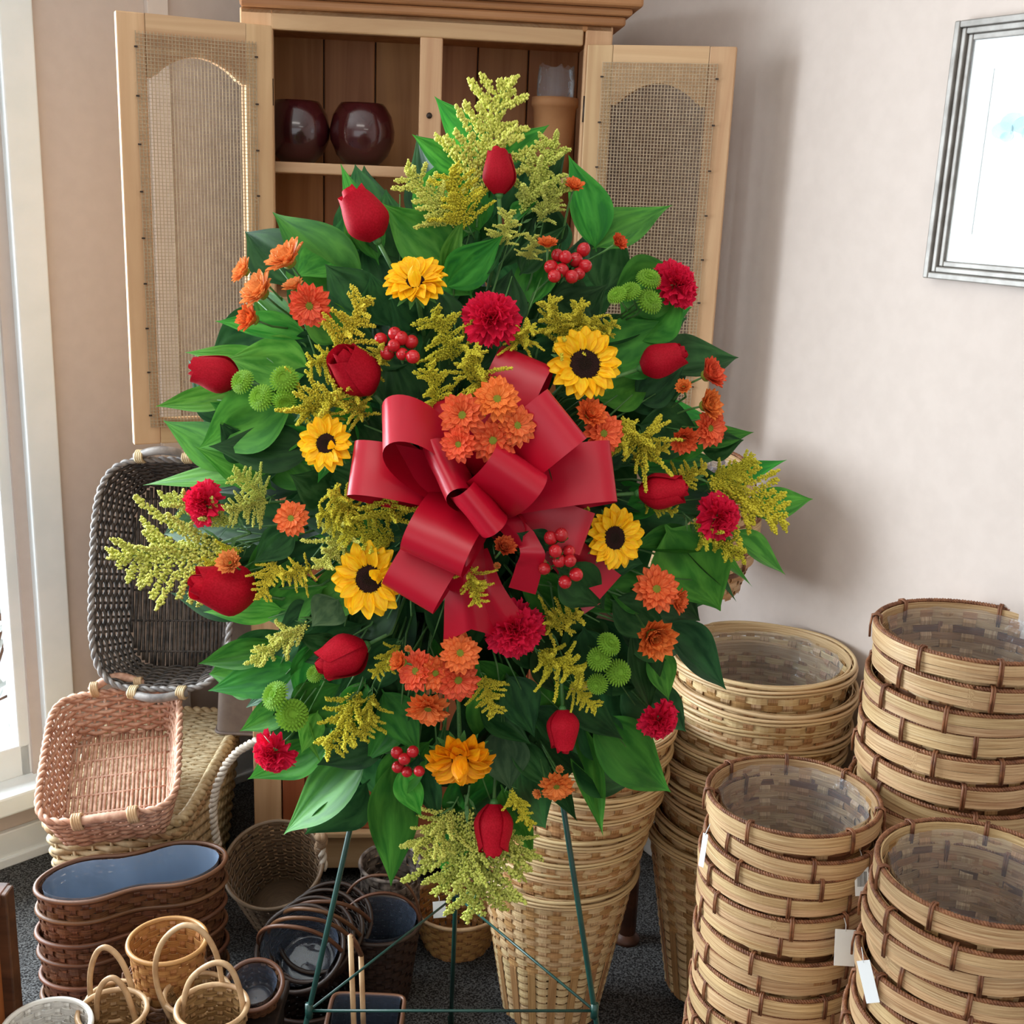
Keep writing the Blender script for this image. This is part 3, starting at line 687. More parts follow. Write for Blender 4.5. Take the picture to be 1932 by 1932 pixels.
def on_tilt(b0, b1, depth):
    """frame of a tilted basket from the middles of its near and far rim edges"""
    b0, b1 = Vector(b0), Vector(b1); y = b1 - b0; z = Vector((1, 0, 0)).cross(y).normalized(); c = (b0 + b1) / 2
    return frame(c - z * depth, z, y), y.length / 2
mt, hb = on_tilt(P(200, 1546, 2.03), P(222, 1303, 2.36), .10)
wicker('willow_basket', 'pinkish willow tray basket lying open on the cream hamper', 'basket', mt, .133, hb - .004, .10, .03, PINKW, PINKW, 11, .36, ((-1, .062, .004), (1, .055, .022)), 40)
mt, hb = on_tilt(P(300, 1304, 2.335), P(312, 864, 2.50), .14)
wicker('willow_basket', 'charcoal willow basket standing on its side behind the pinkish basket', 'basket', mt, .150, hb - .004, .14, .04, GREYW, GREYR, 15, .5, ((-1, .062, .022), (1, .062, .022)), 44)
# taupe tote
tp = P(405, 1338, 2.56)
t = thing('storage_box', 'taupe storage box standing on the hamper beside the charcoal basket', 'box', Matrix.Translation((tp.x + .075, 2.625, .334)))
m = M()
m.grid(lambda u, v: ((.078 - .018 * v) * math.copysign(abs(math.cos(2 * PI * u)) ** .3, math.cos(2 * PI * u)), (.062 - .012 * v) * math.copysign(abs(math.sin(2 * PI * u)) ** .3, math.sin(2 * PI * u)), .30 * v), 64, 6, cu=True)
m.add([(.06 * math.copysign(abs(math.cos(2 * PI * k / 64)) ** .3, math.cos(2 * PI * k / 64)), .05 * math.copysign(abs(math.sin(2 * PI * k / 64)) ** .3, math.sin(2 * PI * k / 64)), .30) for k in range(64)], [tuple(range(64))])
link('body', m.mesh('body', TAUPE), t)
link('piping', M().tube([(.079 * math.copysign(abs(math.cos(2 * PI * k / 64)) ** .3, math.cos(2 * PI * k / 64)), .063 * math.copysign(abs(math.sin(2 * PI * k / 64)) ** .3, math.sin(2 * PI * k / 64)), .004) for k in range(64)], .004, 6, True).mesh('piping', TAUPE), t)
# kidney shaped planters, five nested
K0 = PZ(252, 1644, .345); ky = math.atan2(.131, .298)
pt = path('peanut', 144, .168, .090)
def kidney():
    H, n = .12, 36; t = thing('kidney_planter', 'x', 'planter'); kids = []; sl = lambda z: -(H - z) * .12
    def k(nm, m, mt, sm=False, **kw): o = link(nm, m.mesh(nm, mt, sm), t, **kw); kids.append(o)
    k('rim', M().tube([p + q * .003 + Vector((0, 0, H)) for p, q in zip(*pt)], .0048, 6, True), BROWNW, True)
    rows = []; z = H - .010; i = 0
    while z > .006: rows.append((z, i % 2)); z -= .0125; i += 1
    for i, (z, ph) in enumerate(rows): m = M(); weave_ring(m, pt, z, .0112, .0016, .0022, n, ph, -sl(z), 0, .0008); k('weaver', m, BROWNW)
    m = M()
    for j in range(n): stake(m, pt, j / n, .011, .0016, [(H, 1)] + rows + [(.002, 0)], .0022, n, sl, 0)
    k('stakes', m, BROWNW, kind='stuff')
    m = M(); m.add([p * .9 + Vector((0, 0, .003)) for p in pt[0]], [tuple(range(144))]); k('base', m, BROWNW)
    KIDS[t] = kids; return t
for i in range(6):
    mt = Matrix.Translation((K0.x + (rnd(-.004, .004) if i else 0), K0.y + (rnd(-.004, .004) if i else 0), .345 - .12 - i * .0445)) @ Matrix.Rotation(ky + (rnd(-.02, .02) if i else 0), 4, 'Z') @ Matrix.Rotation(rnd(-.015, .015), 4, 'Y')
    t = first('kid', kidney, mt, ('topmost brown kidney shaped planter, lined with sky-tinted film' if i == 0 else f'brown kidney shaped planter, {ORD[i]} of its stack' if i < 5 else 'brown kidney shaped planter at the bottom of its stack')); t['group'] = 'nested kidney planters'
    if i == 0: LIN0 = t
link('liner', film_tub(pt, .12, .008, .12, .0014, .002).mesh('liner', BLUEL), LIN0)

# round woven basket with options
def bowl_basket(name, label, mt, R, H, fl, body, n=24, rowh=.012, handle=None, lin=None, hm_=None, rimm=None, hole=0, group=None, sag=0, hr=.004, hflat=1.0):
    t = thing(name, label, 'basket', mt, group); N = n * 4; pt = path('circle', N, R, R)
    sl = lambda z: -fl * (1 - max(0, z) / H) ** (1 + sag)
    rows = []; z = H - rowh * .6; i = 0
    while z > rowh * .4: rows.append((z, i % 2)); z -= rowh; i += 1
    m = M()
    for (z, ph) in rows: weave_ring(m, pt, z, rowh * (.94 - hole), .0016, .0018, n, ph, -sl(z), 0, .0005)
    link('weave', m.mesh('weave', body, False), t, kind='stuff')
    m = M()
    for j in range(n): stake(m, pt, j / n, 2 * PI * R / n * .55, .0014, [(H, 1)] + rows + [(.001, 0)], .0018, n, sl, 0)
    link('stakes', m.mesh('stakes', body, False), t, kind='stuff')
    link('base', M().lathe([(.0005, .003), (R - fl, .003), (R - fl, .0), (.0005, 0)], 40).mesh('base', body), t)
    link('rim', M().tube([p * (1 + .002 / R) + Vector((0, 0, H)) for p in pt[0]], .0045, 6, True).mesh('rim', rimm or body), t)
    if lin: link('liner', film_tub(path('circle', 60, R, R), H + .004, .005, fl / H, .002, .002).mesh('liner', lin), t)
    if handle:
        hh, az, wd = handle; c, s_ = math.cos(az), math.sin(az); q = []
        for i in range(25): a = PI * i / 24; rr = (R + .002) * math.copysign(abs(math.cos(a)) ** .8, math.cos(a)) * wd ** math.sin(a); q.append((c * rr, s_ * rr, H - .012 + hh * math.sin(a) ** .85))
        link('handle', M().tube(q, hr, 8, sq=hflat).mesh('handle', hm_ or body), t)
    return t
# tan basket with a rope handle
rb = P(516, 1630, 2.19); RT = Matrix.Rotation(.5, 4, 'X'); rb = rb - RT.to_3x3() @ Vector((0, 0, .19)); DULL = strip('dull_tan_cane', (96, 76, 58), (142, 116, 90))
t = bowl_basket('rope_handle_basket', 'tan woven basket with openwork and a tall rope handle', Matrix.Translation(rb) @ RT, .100, .19, .03, DULL, 26, .0125, None, None, None, DULL, .16)
hl = [toloc(t, P(x, y, 2.2)) for x, y in ((412, 1600), (404, 1560), (402, 1520), (408, 1485), (425, 1445), (448, 1418), (478, 1400), (515, 1392), (552, 1402), (580, 1435), (598, 1480), (608, 1530), (604, 1580), (612, 1640))]
m = M(); twist(m, hl, .0052, .0044, 26, 6, 8, False); link('rope_handle', m.mesh('rope_handle', ROPE), t)
m = M(); kn = toloc(t, P(605, 1590, 2.2)); twist(m, [kn + Vector((.004 * math.sin(i), 0, .03 - i * .012)) for i in range(7)], .0075, .006, 5, 6, 8, False); link('rope_knot', m.mesh('rope_knot', ROPE2), t)
# nested dark baskets with thin bentwood handles and clear liners, tipped towards the room
dn = V(-.05, .62, .72); dc = P(566, 1788, 1.93)
for i in range(4):
    c = dc - dn * (.042 * i) + RIGHT * (.010 * i) + UPV * (.028 * i) - BACK * .012 * i
    mt = frame(c - dn * .085, dn, V(.05, 1, 0))
    bowl_basket('handled_basket', ('front dark handled basket of the tipped nest, with clear liner', 'second dark handled basket of the tipped nest, from the front', 'third dark handled basket of the tipped nest, from the front', 'rear dark handled basket of the tipped nest')[i], mt,
                .080, .085, .022, DARKW, 24, .0115, (.115, (.0, .06, -.05, .1)[i], .85), CLEARD if i == 0 else None, BROWNW, None, 0, 'tipped nest of dark handled baskets', .3, .0042, .7)
# what holds the nest: a lower dark basket on the floor
bowl_basket('round_basket', 'dark round basket on the carpet under the tipped nest', Matrix.Translation((dc.x + .01, dc.y + .02, 0)), .085, .105, .02, DARKW, 26, .0125)
c = P(716, 1736, 2.09)
bowl_basket('handled_basket', 'dark upright basket with shiny liner and two thin hoop handles', Matrix.Translation((c.x, c.y, 0)), .081, c.z, .02, DARKW, 26, .0125, (.115, .1, .9), CLEARD, BROWNW, None, 0, None, 0, .003, .8)
t2 = [o for o in COL.objects if o.get('label') == 'dark upright basket with shiny liner and two thin hoop handles'][0]
q = []
for i in range(25): a = PI * i / 24; q.append((.082 * math.cos(a), .082 * .25 * math.cos(a) - .02, c.z - .01 + .085 * math.sin(a)))
link('handle', M().tube(q, .003, 8).mesh('handle', BROWNW), t2)
c = P(738, 1640, 2.27)
t = bowl_basket('lattice_basket', 'dark basket of chunky bark strips behind the lined upright one', Matrix.Translation((c.x, c.y, 0)) @ Matrix.Rotation(.10, 4, 'X'), .062, c.z + .03, .0, mat('grey_brown_bark', (52, 42, 38), (150, 136, 126), .6, (50, 50, 50), rv=.1), 16, .021, None, None, None, None, .1)
c = P(864, 1712, 2.27)
t = bowl_basket('shallow_basket', 'honey coloured shallow bamboo basket with a white tag on the carpet', Matrix.Translation((c.x, c.y, 0)), .098, c.z + .012, .03, HONEY, 30, .0115, None, None, None, CANE, 0, None, .4)
price_tag(t, 829, 1716, 2.165, 24, 30, -.05, .1, False)
DKW = pine('blackened_wood', (26, 20, 17), (44, 33, 27), (3, 30, 30))
# low bench that carries the small baskets
bn = thing('low_bench', 'dark wooden bench under the small handled baskets', 'bench', Matrix.Translation((-.495, 1.66, 0)))
bev(link('top', M().box((0, 0, .225), (.27, .30, .022)).mesh('top', DKW, False), bn), .003)
for sx in (-1, 1):
    for sy in (-1, 1): bev(link('leg', M().box((sx * .11, sy * .12, .107), (.035, .035, .214)).mesh('leg', DKW, False), bn), .003)
BZ = .237
c = PZ(316, 1775, BZ + .125)
bowl_basket('cane_basket', 'brown round cane basket with an open top behind the hoop handles', Matrix.Translation((c.x, c.y, BZ)), .062, .125, .014, HONEY, 22, .0125, None, None, None, HONEY)
c2 = c
# twiggy basket that hugs it
tw = thing('twig_basket', 'rough brown twig basket around the round cane basket', 'basket', Matrix.Translation((c.x, c.y - .004, BZ)))
m = M()
for i in range(70):
    a = rnd(0, 6.28); l = rnd(.5, 1.1); r0 = rnd(.068, .082); z = rnd(.004, .055)
    m.tube([(r0 * math.cos(a + l * k / 6), r0 * math.sin(a + l * k / 6), z + .006 * math.sin(k + i)) for k in range(7)], rnd(.0016, .003), 5)
for i in range(14): a = i * 2 * PI / 14; m.tube([(.08 * math.cos(a), .08 * math.sin(a), 0), (.076 * math.cos(a), .076 * math.sin(a), rnd(.06, .085))], .0024, 5)
link('twigs', m.mesh('twigs', TWIG), tw, kind='stuff')
# small baskets with hoop handles
def hoop_basket(label, cpx, cpy, d, R, H, hand, body):
    c = P(cpx, cpy, d)
    t = bowl_basket('hoop_basket', label, Matrix.Translation((c.x, c.y, BZ)), R, max(.03, c.z - BZ), .012, body, 20, .0085, None, None, None, CANE, 0, 'small hoop handled baskets')
    hp = [toloc(t, P(x, y, dd)) for x, y, dd in hand]
    q = []
    for i in range(len(hp) - 1):
        p0 = hp[max(0, i - 1)]; p1 = hp[i]; p2 = hp[i + 1]; p3 = hp[min(len(hp) - 1, i + 2)]
        for k in range(5): s = k / 5; q.append(.5 * ((2 * p1) + (p2 - p0) * s + (2 * p0 - 5 * p1 + 4 * p2 - p3) * s * s + (3 * p1 - p0 - 3 * p2 + p3) * s ** 3))
    q.append(hp[-1]); link('hoop_handle', M().tube(q, .0047, 8).mesh('hoop_handle', CANE), t)
    return t
d = 1.60
hoop_basket('mini cane basket at the front with the lower of the two inner hoops', 212, 1908, d - .02, .050, .06, ((183, 1925, d), (184, 1880, d), (197, 1852, d), (216, 1846, d), (236, 1868, d), (250, 1905, d), (258, 1932, d)), OLIVE)
hoop_basket('mini cane basket with a tall hoop beside the white round basket', 222, 1888, d + .07, .048, .06, ((172, 1900, d + .05), (170, 1840, d + .05), (182, 1798, d + .05), (202, 1788, d + .05), (228, 1812, d + .05), (248, 1862, d + .05), (256, 1925, d + .05)), OLIVE)
hoop_basket('mini cane basket with the tallest hoop in front of the brown round basket', 372, 1874, d + .06, .050, .06, ((322, 1920, d + .03), (300, 1872, d + .03), (293, 1822, d + .03), (308, 1775, d + .03), (345, 1746, d + .03), (382, 1758, d + .03), (408, 1800, d + .03), (420, 1860, d + .03)), OLIVE)
hoop_basket('mini cane basket with a dipping woven side at the front', 400, 1900, d - .03, .052, .06, ((344, 1935, d - .02), (346, 1890, d - .02), (362, 1845, d - .02), (400, 1818, d - .02), (432, 1824, d - .02), (452, 1866, d - .02), (462, 1925, d - .02)), OLIVE)
c = P(88, 1938, 1.52); bowl_basket('whitewashed_basket', 'whitewashed round basket at the bottom corner beside the wooden cabinet end', Matrix.Translation((c.x, c.y, 0)), .062, c.z, .012, WASH, 26, .012)
c = P(484, 1898, 1.745); bowl_basket('glazed_basket', 'dark brown basket with shiny liner beside the mini cane baskets', Matrix.Translation((c.x, c.y, BZ)) @ Matrix.Rotation(.35, 4, 'X'), .046, .05, .012, BROWNW, 18, .011, None, CLEARD)
# rectangular dark basket with a tall two-cane handle
c = P(690, 1912, 1.70)
t = thing('handled_tray', 'dark rectangular lined basket with a tall bamboo handle under the easel', 'basket', Matrix.Translation((c.x, c.y, 0)))
pt = path('rrect', 120, .062, .048, .25); m = M(); Hh = c.z
i = 0; z = Hh - .008
while z > .01: weave_ring(m, pt, z, .0115, .0016, .002, 30, i % 2); z -= .0125; i += 1
link('weave', m.mesh('weave', DARKW, False), t, kind='stuff')
m = M()
for j in range(30): stake(m, pt, j / 30, .009, .0015, [(Hh, 1), (Hh * .5, 0), (0, 1)], .0005, 30, lambda z: 0, 0)
link('stakes', m.mesh('stakes', DARKW, False), t, kind='stuff')
link('rim', M().tube([p + Vector((0, 0, Hh)) for p in pt[0]], .004, 6, True).mesh('rim', BROWNW), t)
link('liner', film_tub(pt, Hh + .003, .004, .02, .002, .002).mesh('liner', CLEARD), t)
for (xa, ya, da, xb, yb, db) in ((661, 1764, 1.72, 668, 1940, 1.65), (681, 1800, 1.745, 686, 1940, 1.69)):
    link('handle_cane', M().tube([toloc(t, P(xa, ya, da)), toloc(t, P((xa + xb) / 2, (ya + yb) / 2, (da + db) / 2)), toloc(t, P(xb, yb, db))], .0055, 8, sq=.6).mesh('handle_cane', CANE), t)
a_, b_ = toloc(t, P(661, 1766, 1.72)), toloc(t, P(681, 1802, 1.745))
link('handle_bar', M().tube([a_, (a_ + b_) / 2 + Vector((0, 0, .004)), b_], .005, 8).mesh('handle_bar', BROWNW), t)
# end of a wooden display cabinet, lower corner
t = thing('display_cabinet', 'dark wooden cabinet end at the lower corner by the whitewashed basket', 'cabinet', Matrix.Translation((-.925, 1.58, 0)))
bev(link('body', M().box((0, 0, .24), (.27, .16, .48)).mesh('body', ORANGEW, False), t), .003)
bev(link('corner_post', M().box((.142, -.07, .25), (.022, .03, .50)).mesh('corner_post', WALNUT, False), t), .003)
bev(link('corner_post', M().box((.142, .07, .25), (.022, .03, .50)).mesh('corner_post', WALNUT, False), t), .003)
bev(link('top', M().box((0, 0, .49), (.29, .18, .022)).mesh('top', WALNUT, False), t), .003)
bev(link('plinth', M().box((.02, 0, .03), (.29, .18, .06)).mesh('plinth', PALE, False), t), .003)
# ================================================================ the easel and the flower spray
ez = thing('wire_easel', 'green wire easel that carries the flower spray', 'easel', Matrix.Translation((-.06, 1.65, 0)))
apex = P(903, 490, 1.66)
fl_, frt, bk = P(583, 1907, 1.545), P(1122, 1907, 1.545), P(860, 1690, 1.88)
def ground(p, q): p, q = Vector(p), Vector(q); s = (0.004 - p.z) / (q.z - p.z); return p + (q - p) * s
for a, b in ((apex, fl_), (apex, frt), (apex + Vector((0, .03, -.05)), bk)):
    g = ground(a, b) if b is not bk else Vector((-.079, 2.0, .004))
    pts = [a, b, g]
    lg = link('leg', M().tube([toloc(ez, p) for p in pts], .0042, 8).mesh('leg', WIREG), ez)
    link('foot_cap', M().tube([toloc(ez, g + Vector((0, 0, .02))), toloc(ez, g)], .006, 8).mesh('foot_cap', WIREG), lg)
for a, b in ((fl_, frt), (fl_, bk), (frt, bk)): link('crossbar', M().tube([toloc(ez, a), toloc(ez, b)], .0022, 6).mesh('crossbar', WIREG), ez)
for p in (fl_, frt, bk): link('weld', M().tube([toloc(ez, p + Vector((0, 0, .012))), toloc(ez, p - Vector((0, 0, .012)))], .006, 8).mesh('weld', WIREG), ez)
sp0, sp1 = apex.lerp(fl_, .62), apex.lerp(frt, .62)
link('crossbar', M().tube([toloc(ez, sp0), toloc(ez, sp1)], .0022, 6).mesh('crossbar', WIREG), ez)

CX0, CY0 = 850, 930
def D(px, py): return 1.33 + .20 * min(1.25, ((px - CX0) / 620) ** 2 + ((py - CY0) / 780) ** 2)
def core(px, py, k=.35): return P(CX0 + (px - CX0) * k, CY0 + (py - CY0) * k, 1.50)
bed = thing('greenery', 'fan of broad green leaves set in foam behind the flowers', 'foliage', Matrix.Translation(P(CX0, CY0 + 40, 1.55)))
m = M(); fc = P(CX0, CY0 + 40, 1.535)
m.grid(lambda u, v: toloc(bed, fc) + Vector((.12 * math.copysign(abs(math.cos(2 * PI * u)) ** .5, math.cos(2 * PI * u)) * (1 - .25 * (2 * v - 1) ** 4), .05 * (2 * v - 1), .22 * math.copysign(abs(math.sin(2 * PI * u)) ** .5, math.sin(2 * PI * u)) * (1 - .25 * (2 * v - 1) ** 4))), 40, 6, cu=True)
for sgn, vv in ((1, 0), (-1, 6)): m.f.append(tuple(vv * 40 + i for i in range(40))); m.mi.append(0)
link('foam_block', m.mesh('foam_block', FOAM), bed)
def leaf_mesh(fold, curl, wave, twist_, pos):
    m = M()
    def fn(u, v):
        sh = (math.sin(PI * max(0, (v - .05) / .95) ** (pos * .92)) ** 1.25) if v > .05 else 0
        x = (u - .5) * (max(.03, sh) if v < .5 else max(.006, sh)); a = x * twist_ * v
        return Vector((x, v, abs(x) * fold - curl * v * v + wave * math.sin(v * 9 + x * 4) * (.4 + abs(x)) + a))
    return m.grid(fn, 6, 18)
LM = [leaf_mesh(*a) for a in ((.30, .10, .008, .2, .72), (.2, .18, .010, -.3, .66), (.4, .06, .006, .1, .76), (.26, .22, .008, .4, .64), (.12, .02, .012, -.2, .74), (.34, .14, .010, .3, .80))]
LME = {}
def leaf(bx, by, tx, ty, wpx, kind=0, db=.05, dt=.0, nx=None, ny=None, parent=bed):
    mt = (LEAF, LEAFB, LEAFD, LEAFG)[kind]; v = random.randrange(6)
    if (v, kind) not in LME: LME[(v, kind)] = LM[v].mesh('leaf', mt)
    b = P(bx, by, D(bx, by) + db); t = P(bx + (tx - bx) * 1.04, by + (ty - by) * 1.04, D(tx, ty) + dt); ln = (t - b).length; w_ = wpx * mpp((b + t) / 2) * 1.12
    nx = rnd(-.45, .45) if nx is None else nx; ny = rnd(-.1, .5) if ny is None else ny
    fm = frameY(b, t - b, V(nx, ny, 1), (w_, ln, (w_ + ln) / 2))
    return link('leaf', LME[(v, kind)], parent, MW[parent].inverted() @ fm)
LEAVES = [  # base x,y  tip x,y  width kind
 (915,310,825,183,62,0),(880,330,783,256,46,0),(935,315,1032,237,50,0),(1000,420,1064,288,46,2),(1125,475,1078,298,80,0),(1118,470,1263,371,98,0),
 (715,500,645,308,62,0),(690,560,515,402,112,0),(845,500,728,383,98,1),(838,545,945,448,76,0),(835,520,872,415,34,1),(690,470,650,400,50,0),
 (590,640,410,600,52,1),(540,690,342,660,42,1),(470,742,293,766,44,1),(590,700,425,668,92,1),(560,755,378,842,112,0),(600,850,400,842,86,2),
 (520,925,368,842,54,1),(500,902,260,903,54,1),(640,480,560,520,90,0),(660,640,560,560,80,0),(700,600,620,500,90,2),
 (540,1150,382,1156,46,1),(540,1215,376,1252,52,0),(570,1255,398,1302,72,0),(560,1330,452,1377,54,0),(700,1425,516,1574,104,0),(742,1425,738,1665,84,0),(790,1420,822,1560,72,2),
 (740,1390,600,1440,76,2),(760,1440,790,1540,50,1),(600,1340,570,1420,44,1),(560,1330,600,1440,30,1),
 (1110,1350,1282,1508,104,0),(1102,1360,1130,1590,62,0),(1030,1440,1086,1556,46,2),(945,1480,1006,1628,60,0),(948,1360,960,1492,86,3),(955,1270,1010,1388,78,2),
 (960,1390,1060,1500,50,2),(1310,835,1420,814,42,0),(1320,915,1490,870,46,0),(1390,955,1532,942,56,0),(1370,1000,1488,1080,54,0),(1320,1020,1428,1102,36,0),
 (1255,990,1368,1158,150,0),(1240,1170,1372,1297,84,2),(1230,1210,1264,1320,56,0),(1190,1180,1235,1340,80,2),(1320,850,1400,830,60,2),
 (1150,560,1300,520,110,0),(1180,640,1290,540,120,0),(1140,700,1260,600,120,0),(1200,760,1290,690,70,2),(1200,800,1330,830,100,2),(1240,860,1360,800,70,0),
 (1170,850,1110,870,60,2),(1050,890,1110,925,66,2),(1040,850,1105,870,50,3),(1080,1080,1140,1145,80,2),(985,1040,1035,1010,50,2),(1060,620,1140,540,90,2),(1030,560,1120,600,110,2),
 (980,520,1060,420,60,2),(900,520,960,430,60,2),(740,620,700,520,90,2),(790,620,740,560,80,2),(660,780,600,900,70,0),(700,760,630,780,64,1),
 (620,930,560,900,80,2),(560,1000,480,1060,60,2),(600,1150,520,1190,70,2),(640,1130,590,1180,70,3),(690,1280,660,1380,60,0),(720,1300,790,1420,70,0),(760,1330,690,1440,66,0),
 (1100,1180,1150,1320,90,2),(1150,1130,1260,1200,80,2),(1000,1330,1090,1420,60,2),(900,1330,1000,1400,60,2),(1060,1300,1180,1400,60,2),(640,1220,560,1200,40,2),
 (860,430,800,390,40,0),(960,420,1010,380,40,0),(905,440,880,360,40,0),(480,800,400,760,50,0),(470,870,420,800,60,2),
]
for a in LEAVES: leaf(*a)
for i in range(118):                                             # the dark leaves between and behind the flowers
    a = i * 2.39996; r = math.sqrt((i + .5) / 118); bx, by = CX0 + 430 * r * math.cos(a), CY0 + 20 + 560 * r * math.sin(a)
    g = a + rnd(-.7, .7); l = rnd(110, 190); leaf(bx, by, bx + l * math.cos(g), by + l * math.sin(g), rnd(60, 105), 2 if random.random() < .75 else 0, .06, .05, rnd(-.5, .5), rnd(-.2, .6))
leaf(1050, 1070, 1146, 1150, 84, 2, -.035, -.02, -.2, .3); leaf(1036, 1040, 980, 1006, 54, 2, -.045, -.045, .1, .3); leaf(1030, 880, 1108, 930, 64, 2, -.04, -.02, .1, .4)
m = M()
for i in range(150):                                             # thin dark stems and grassy bits down in the foliage
    a = rnd(0, 6.28); r = math.sqrt(rnd(.02, 1)); x, y = CX0 + 400 * r * math.cos(a), CY0 + 500 * r * math.sin(a)
    x2, y2 = CX0 + (x - CX0) * 1.25 + rnd(-40, 40), CY0 + (y - CY0) * 1.25 + rnd(-40, 40)
    m.tube([toloc(bed, core(x, y, .6)), toloc(bed, P(x, y, D(x, y) + .05)), toloc(bed, P(x2, y2, D(x2, y2) + .03))], [.0022, .0016, .0008], 4)
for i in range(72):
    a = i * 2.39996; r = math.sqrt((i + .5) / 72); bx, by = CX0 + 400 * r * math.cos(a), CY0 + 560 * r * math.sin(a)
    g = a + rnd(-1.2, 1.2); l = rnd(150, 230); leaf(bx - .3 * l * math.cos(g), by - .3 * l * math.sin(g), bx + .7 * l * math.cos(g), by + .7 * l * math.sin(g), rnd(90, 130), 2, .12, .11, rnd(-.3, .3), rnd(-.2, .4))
link('thin_stems', m.mesh('thin_stems', STEM), bed, kind='stuff')

def stem_part(t, px, py, loc=(0, 0, 0), r=.0022, back=(0, 0, -.03), name='stem'):
    c = toloc(t, core(px, py)); p0 = Vector(loc); p1 = p0 + Vector(back)
    return link(name, M().tube([p0, p1, p1.lerp(c, .5) + Vector((0, 0, -.01)), c], [r, r, r * .9, r * .8], 6).mesh(name, STEM), t)
# ---------------- roses
def rose_petal(k):
    m = M(); s = (.46, .60, .74, .86, .96, 1.0)[k]; th0 = k * 2.3; sp = (2.0, 1.7, 1.55, 1.45, 1.35, 1.3)[k]; h = (1.0, 1.0, .985, .96, .93, .90)[k]; fl = (0, .08, .12, .20, .26, .30)[k]
    def fn(u, v):
        q = 2 * u - 1; th = th0 + q * sp; r = .5 * s * (.34 + .66 * math.sin(PI / 2 * min(1, v / .42)) ** .9 if v < .42 else 1 - (.64 - .06 * k) * ((v - .42) / .58) ** 1.5)
        r += 1.0 * fl * max(0, v - .84) * (1 + .6 * math.cos(q * 3)) + .012 * abs(q) ** 4
        r += .006 * math.sin(5 * th + k)
        return Vector((r * math.cos(th), r * math.sin(th), v * h * (1 - .12 * abs(q) ** 2.6) + (.02 * math.cos(q * 2.2) if v > .9 else 0) - fl * .35 * max(0, v - .9) * 2))
    return m.grid(fn, 12, 10)
RP = [rose_petal(k).mesh('petal', ROSE) for k in range(6)]
m = M()
for k in range(5):
    a = k * 2 * PI / 5
    def fn(u, v, a=a): x = (u - .5) * .16 * math.sin(PI * min(1, v * .9 + .1)) ** .7; r = .10 + .42 * v - .25 * v * v + (.22 * max(0, v - .6)); return Vector((r * math.cos(a) - x * math.sin(a), r * math.sin(a) + x * math.cos(a), -.02 + .42 * v))
    m.grid(fn, 3, 7)
SEP = m.mesh('sepals', SEPAL)
CAL = M().lathe([(.001, -.16), (.06, -.15), (.11, -.08), (.13, .0), (.10, .05), (.001, .05)], 14).mesh('calyx', SEPAL)
ROSES = [(940,322,92,92,64,.10,'red rosebud at the very top between the goldenrod plumes'),(685,402,118,104,82,.25,'red rosebud before the cupboard shelf with the plum bowls'),
 (404,703,165,92,70,.15,'red rosebud pointing out beside the mesh door, above the lime buttons'),(668,700,130,84,92,.85,'half open red rose between two sunflowers and the red berries'),
 (1253,680,18,92,66,.2,'red rosebud below the carnation, beside the open cupboard door'),(1252,927,4,92,68,.2,'red rosebud between a satin loop and the outermost carnation'),
 (420,1108,165,108,96,.55,'large red rose under the apricot mum bud'),(644,1240,205,94,82,.35,'red rosebud below the largest sunflower, over lime buttons'),
 (1063,1380,272,92,60,.1,'red rosebud hanging before the bamboo baskets'),(930,1567,268,98,72,.2,'red rosebud lowest in the spray')]
def rose(x, y, ang, lp, wp, tw, label):
    ax = V(math.cos(math.radians(ang)), math.sin(math.radians(ang)), tw); p = P(x, y, D(x, y) - .02); k = mpp(p); fs = math.sqrt(max(.2, 1 - (ax.dot(BACK)) ** 2))
    L_ = min(lp * k / fs, wp * k * 1.35); W = wp * k * 1.06
    t = thing('rose', label, 'rose', frame(p - ax * (L_ * .5), ax, V(.3, .8, .2)), 'red roses in the spray')
    sc = Matrix.Diagonal((W, W, L_, 1)) @ Matrix.Rotation(rnd(0, 6.28), 4, 'Z')
    for q in range(6): link('petal', RP[q], t, sc)
    link('sepals', SEP, t, Matrix.Diagonal((W, W, L_, 1))); link('calyx', CAL, t, Matrix.Diagonal((W * .9, W * .9, L_ * .7, 1))); stem_part(t, x, y, (0, 0, -.1 * L_), .0025)
for a in ROSES: rose(*a)
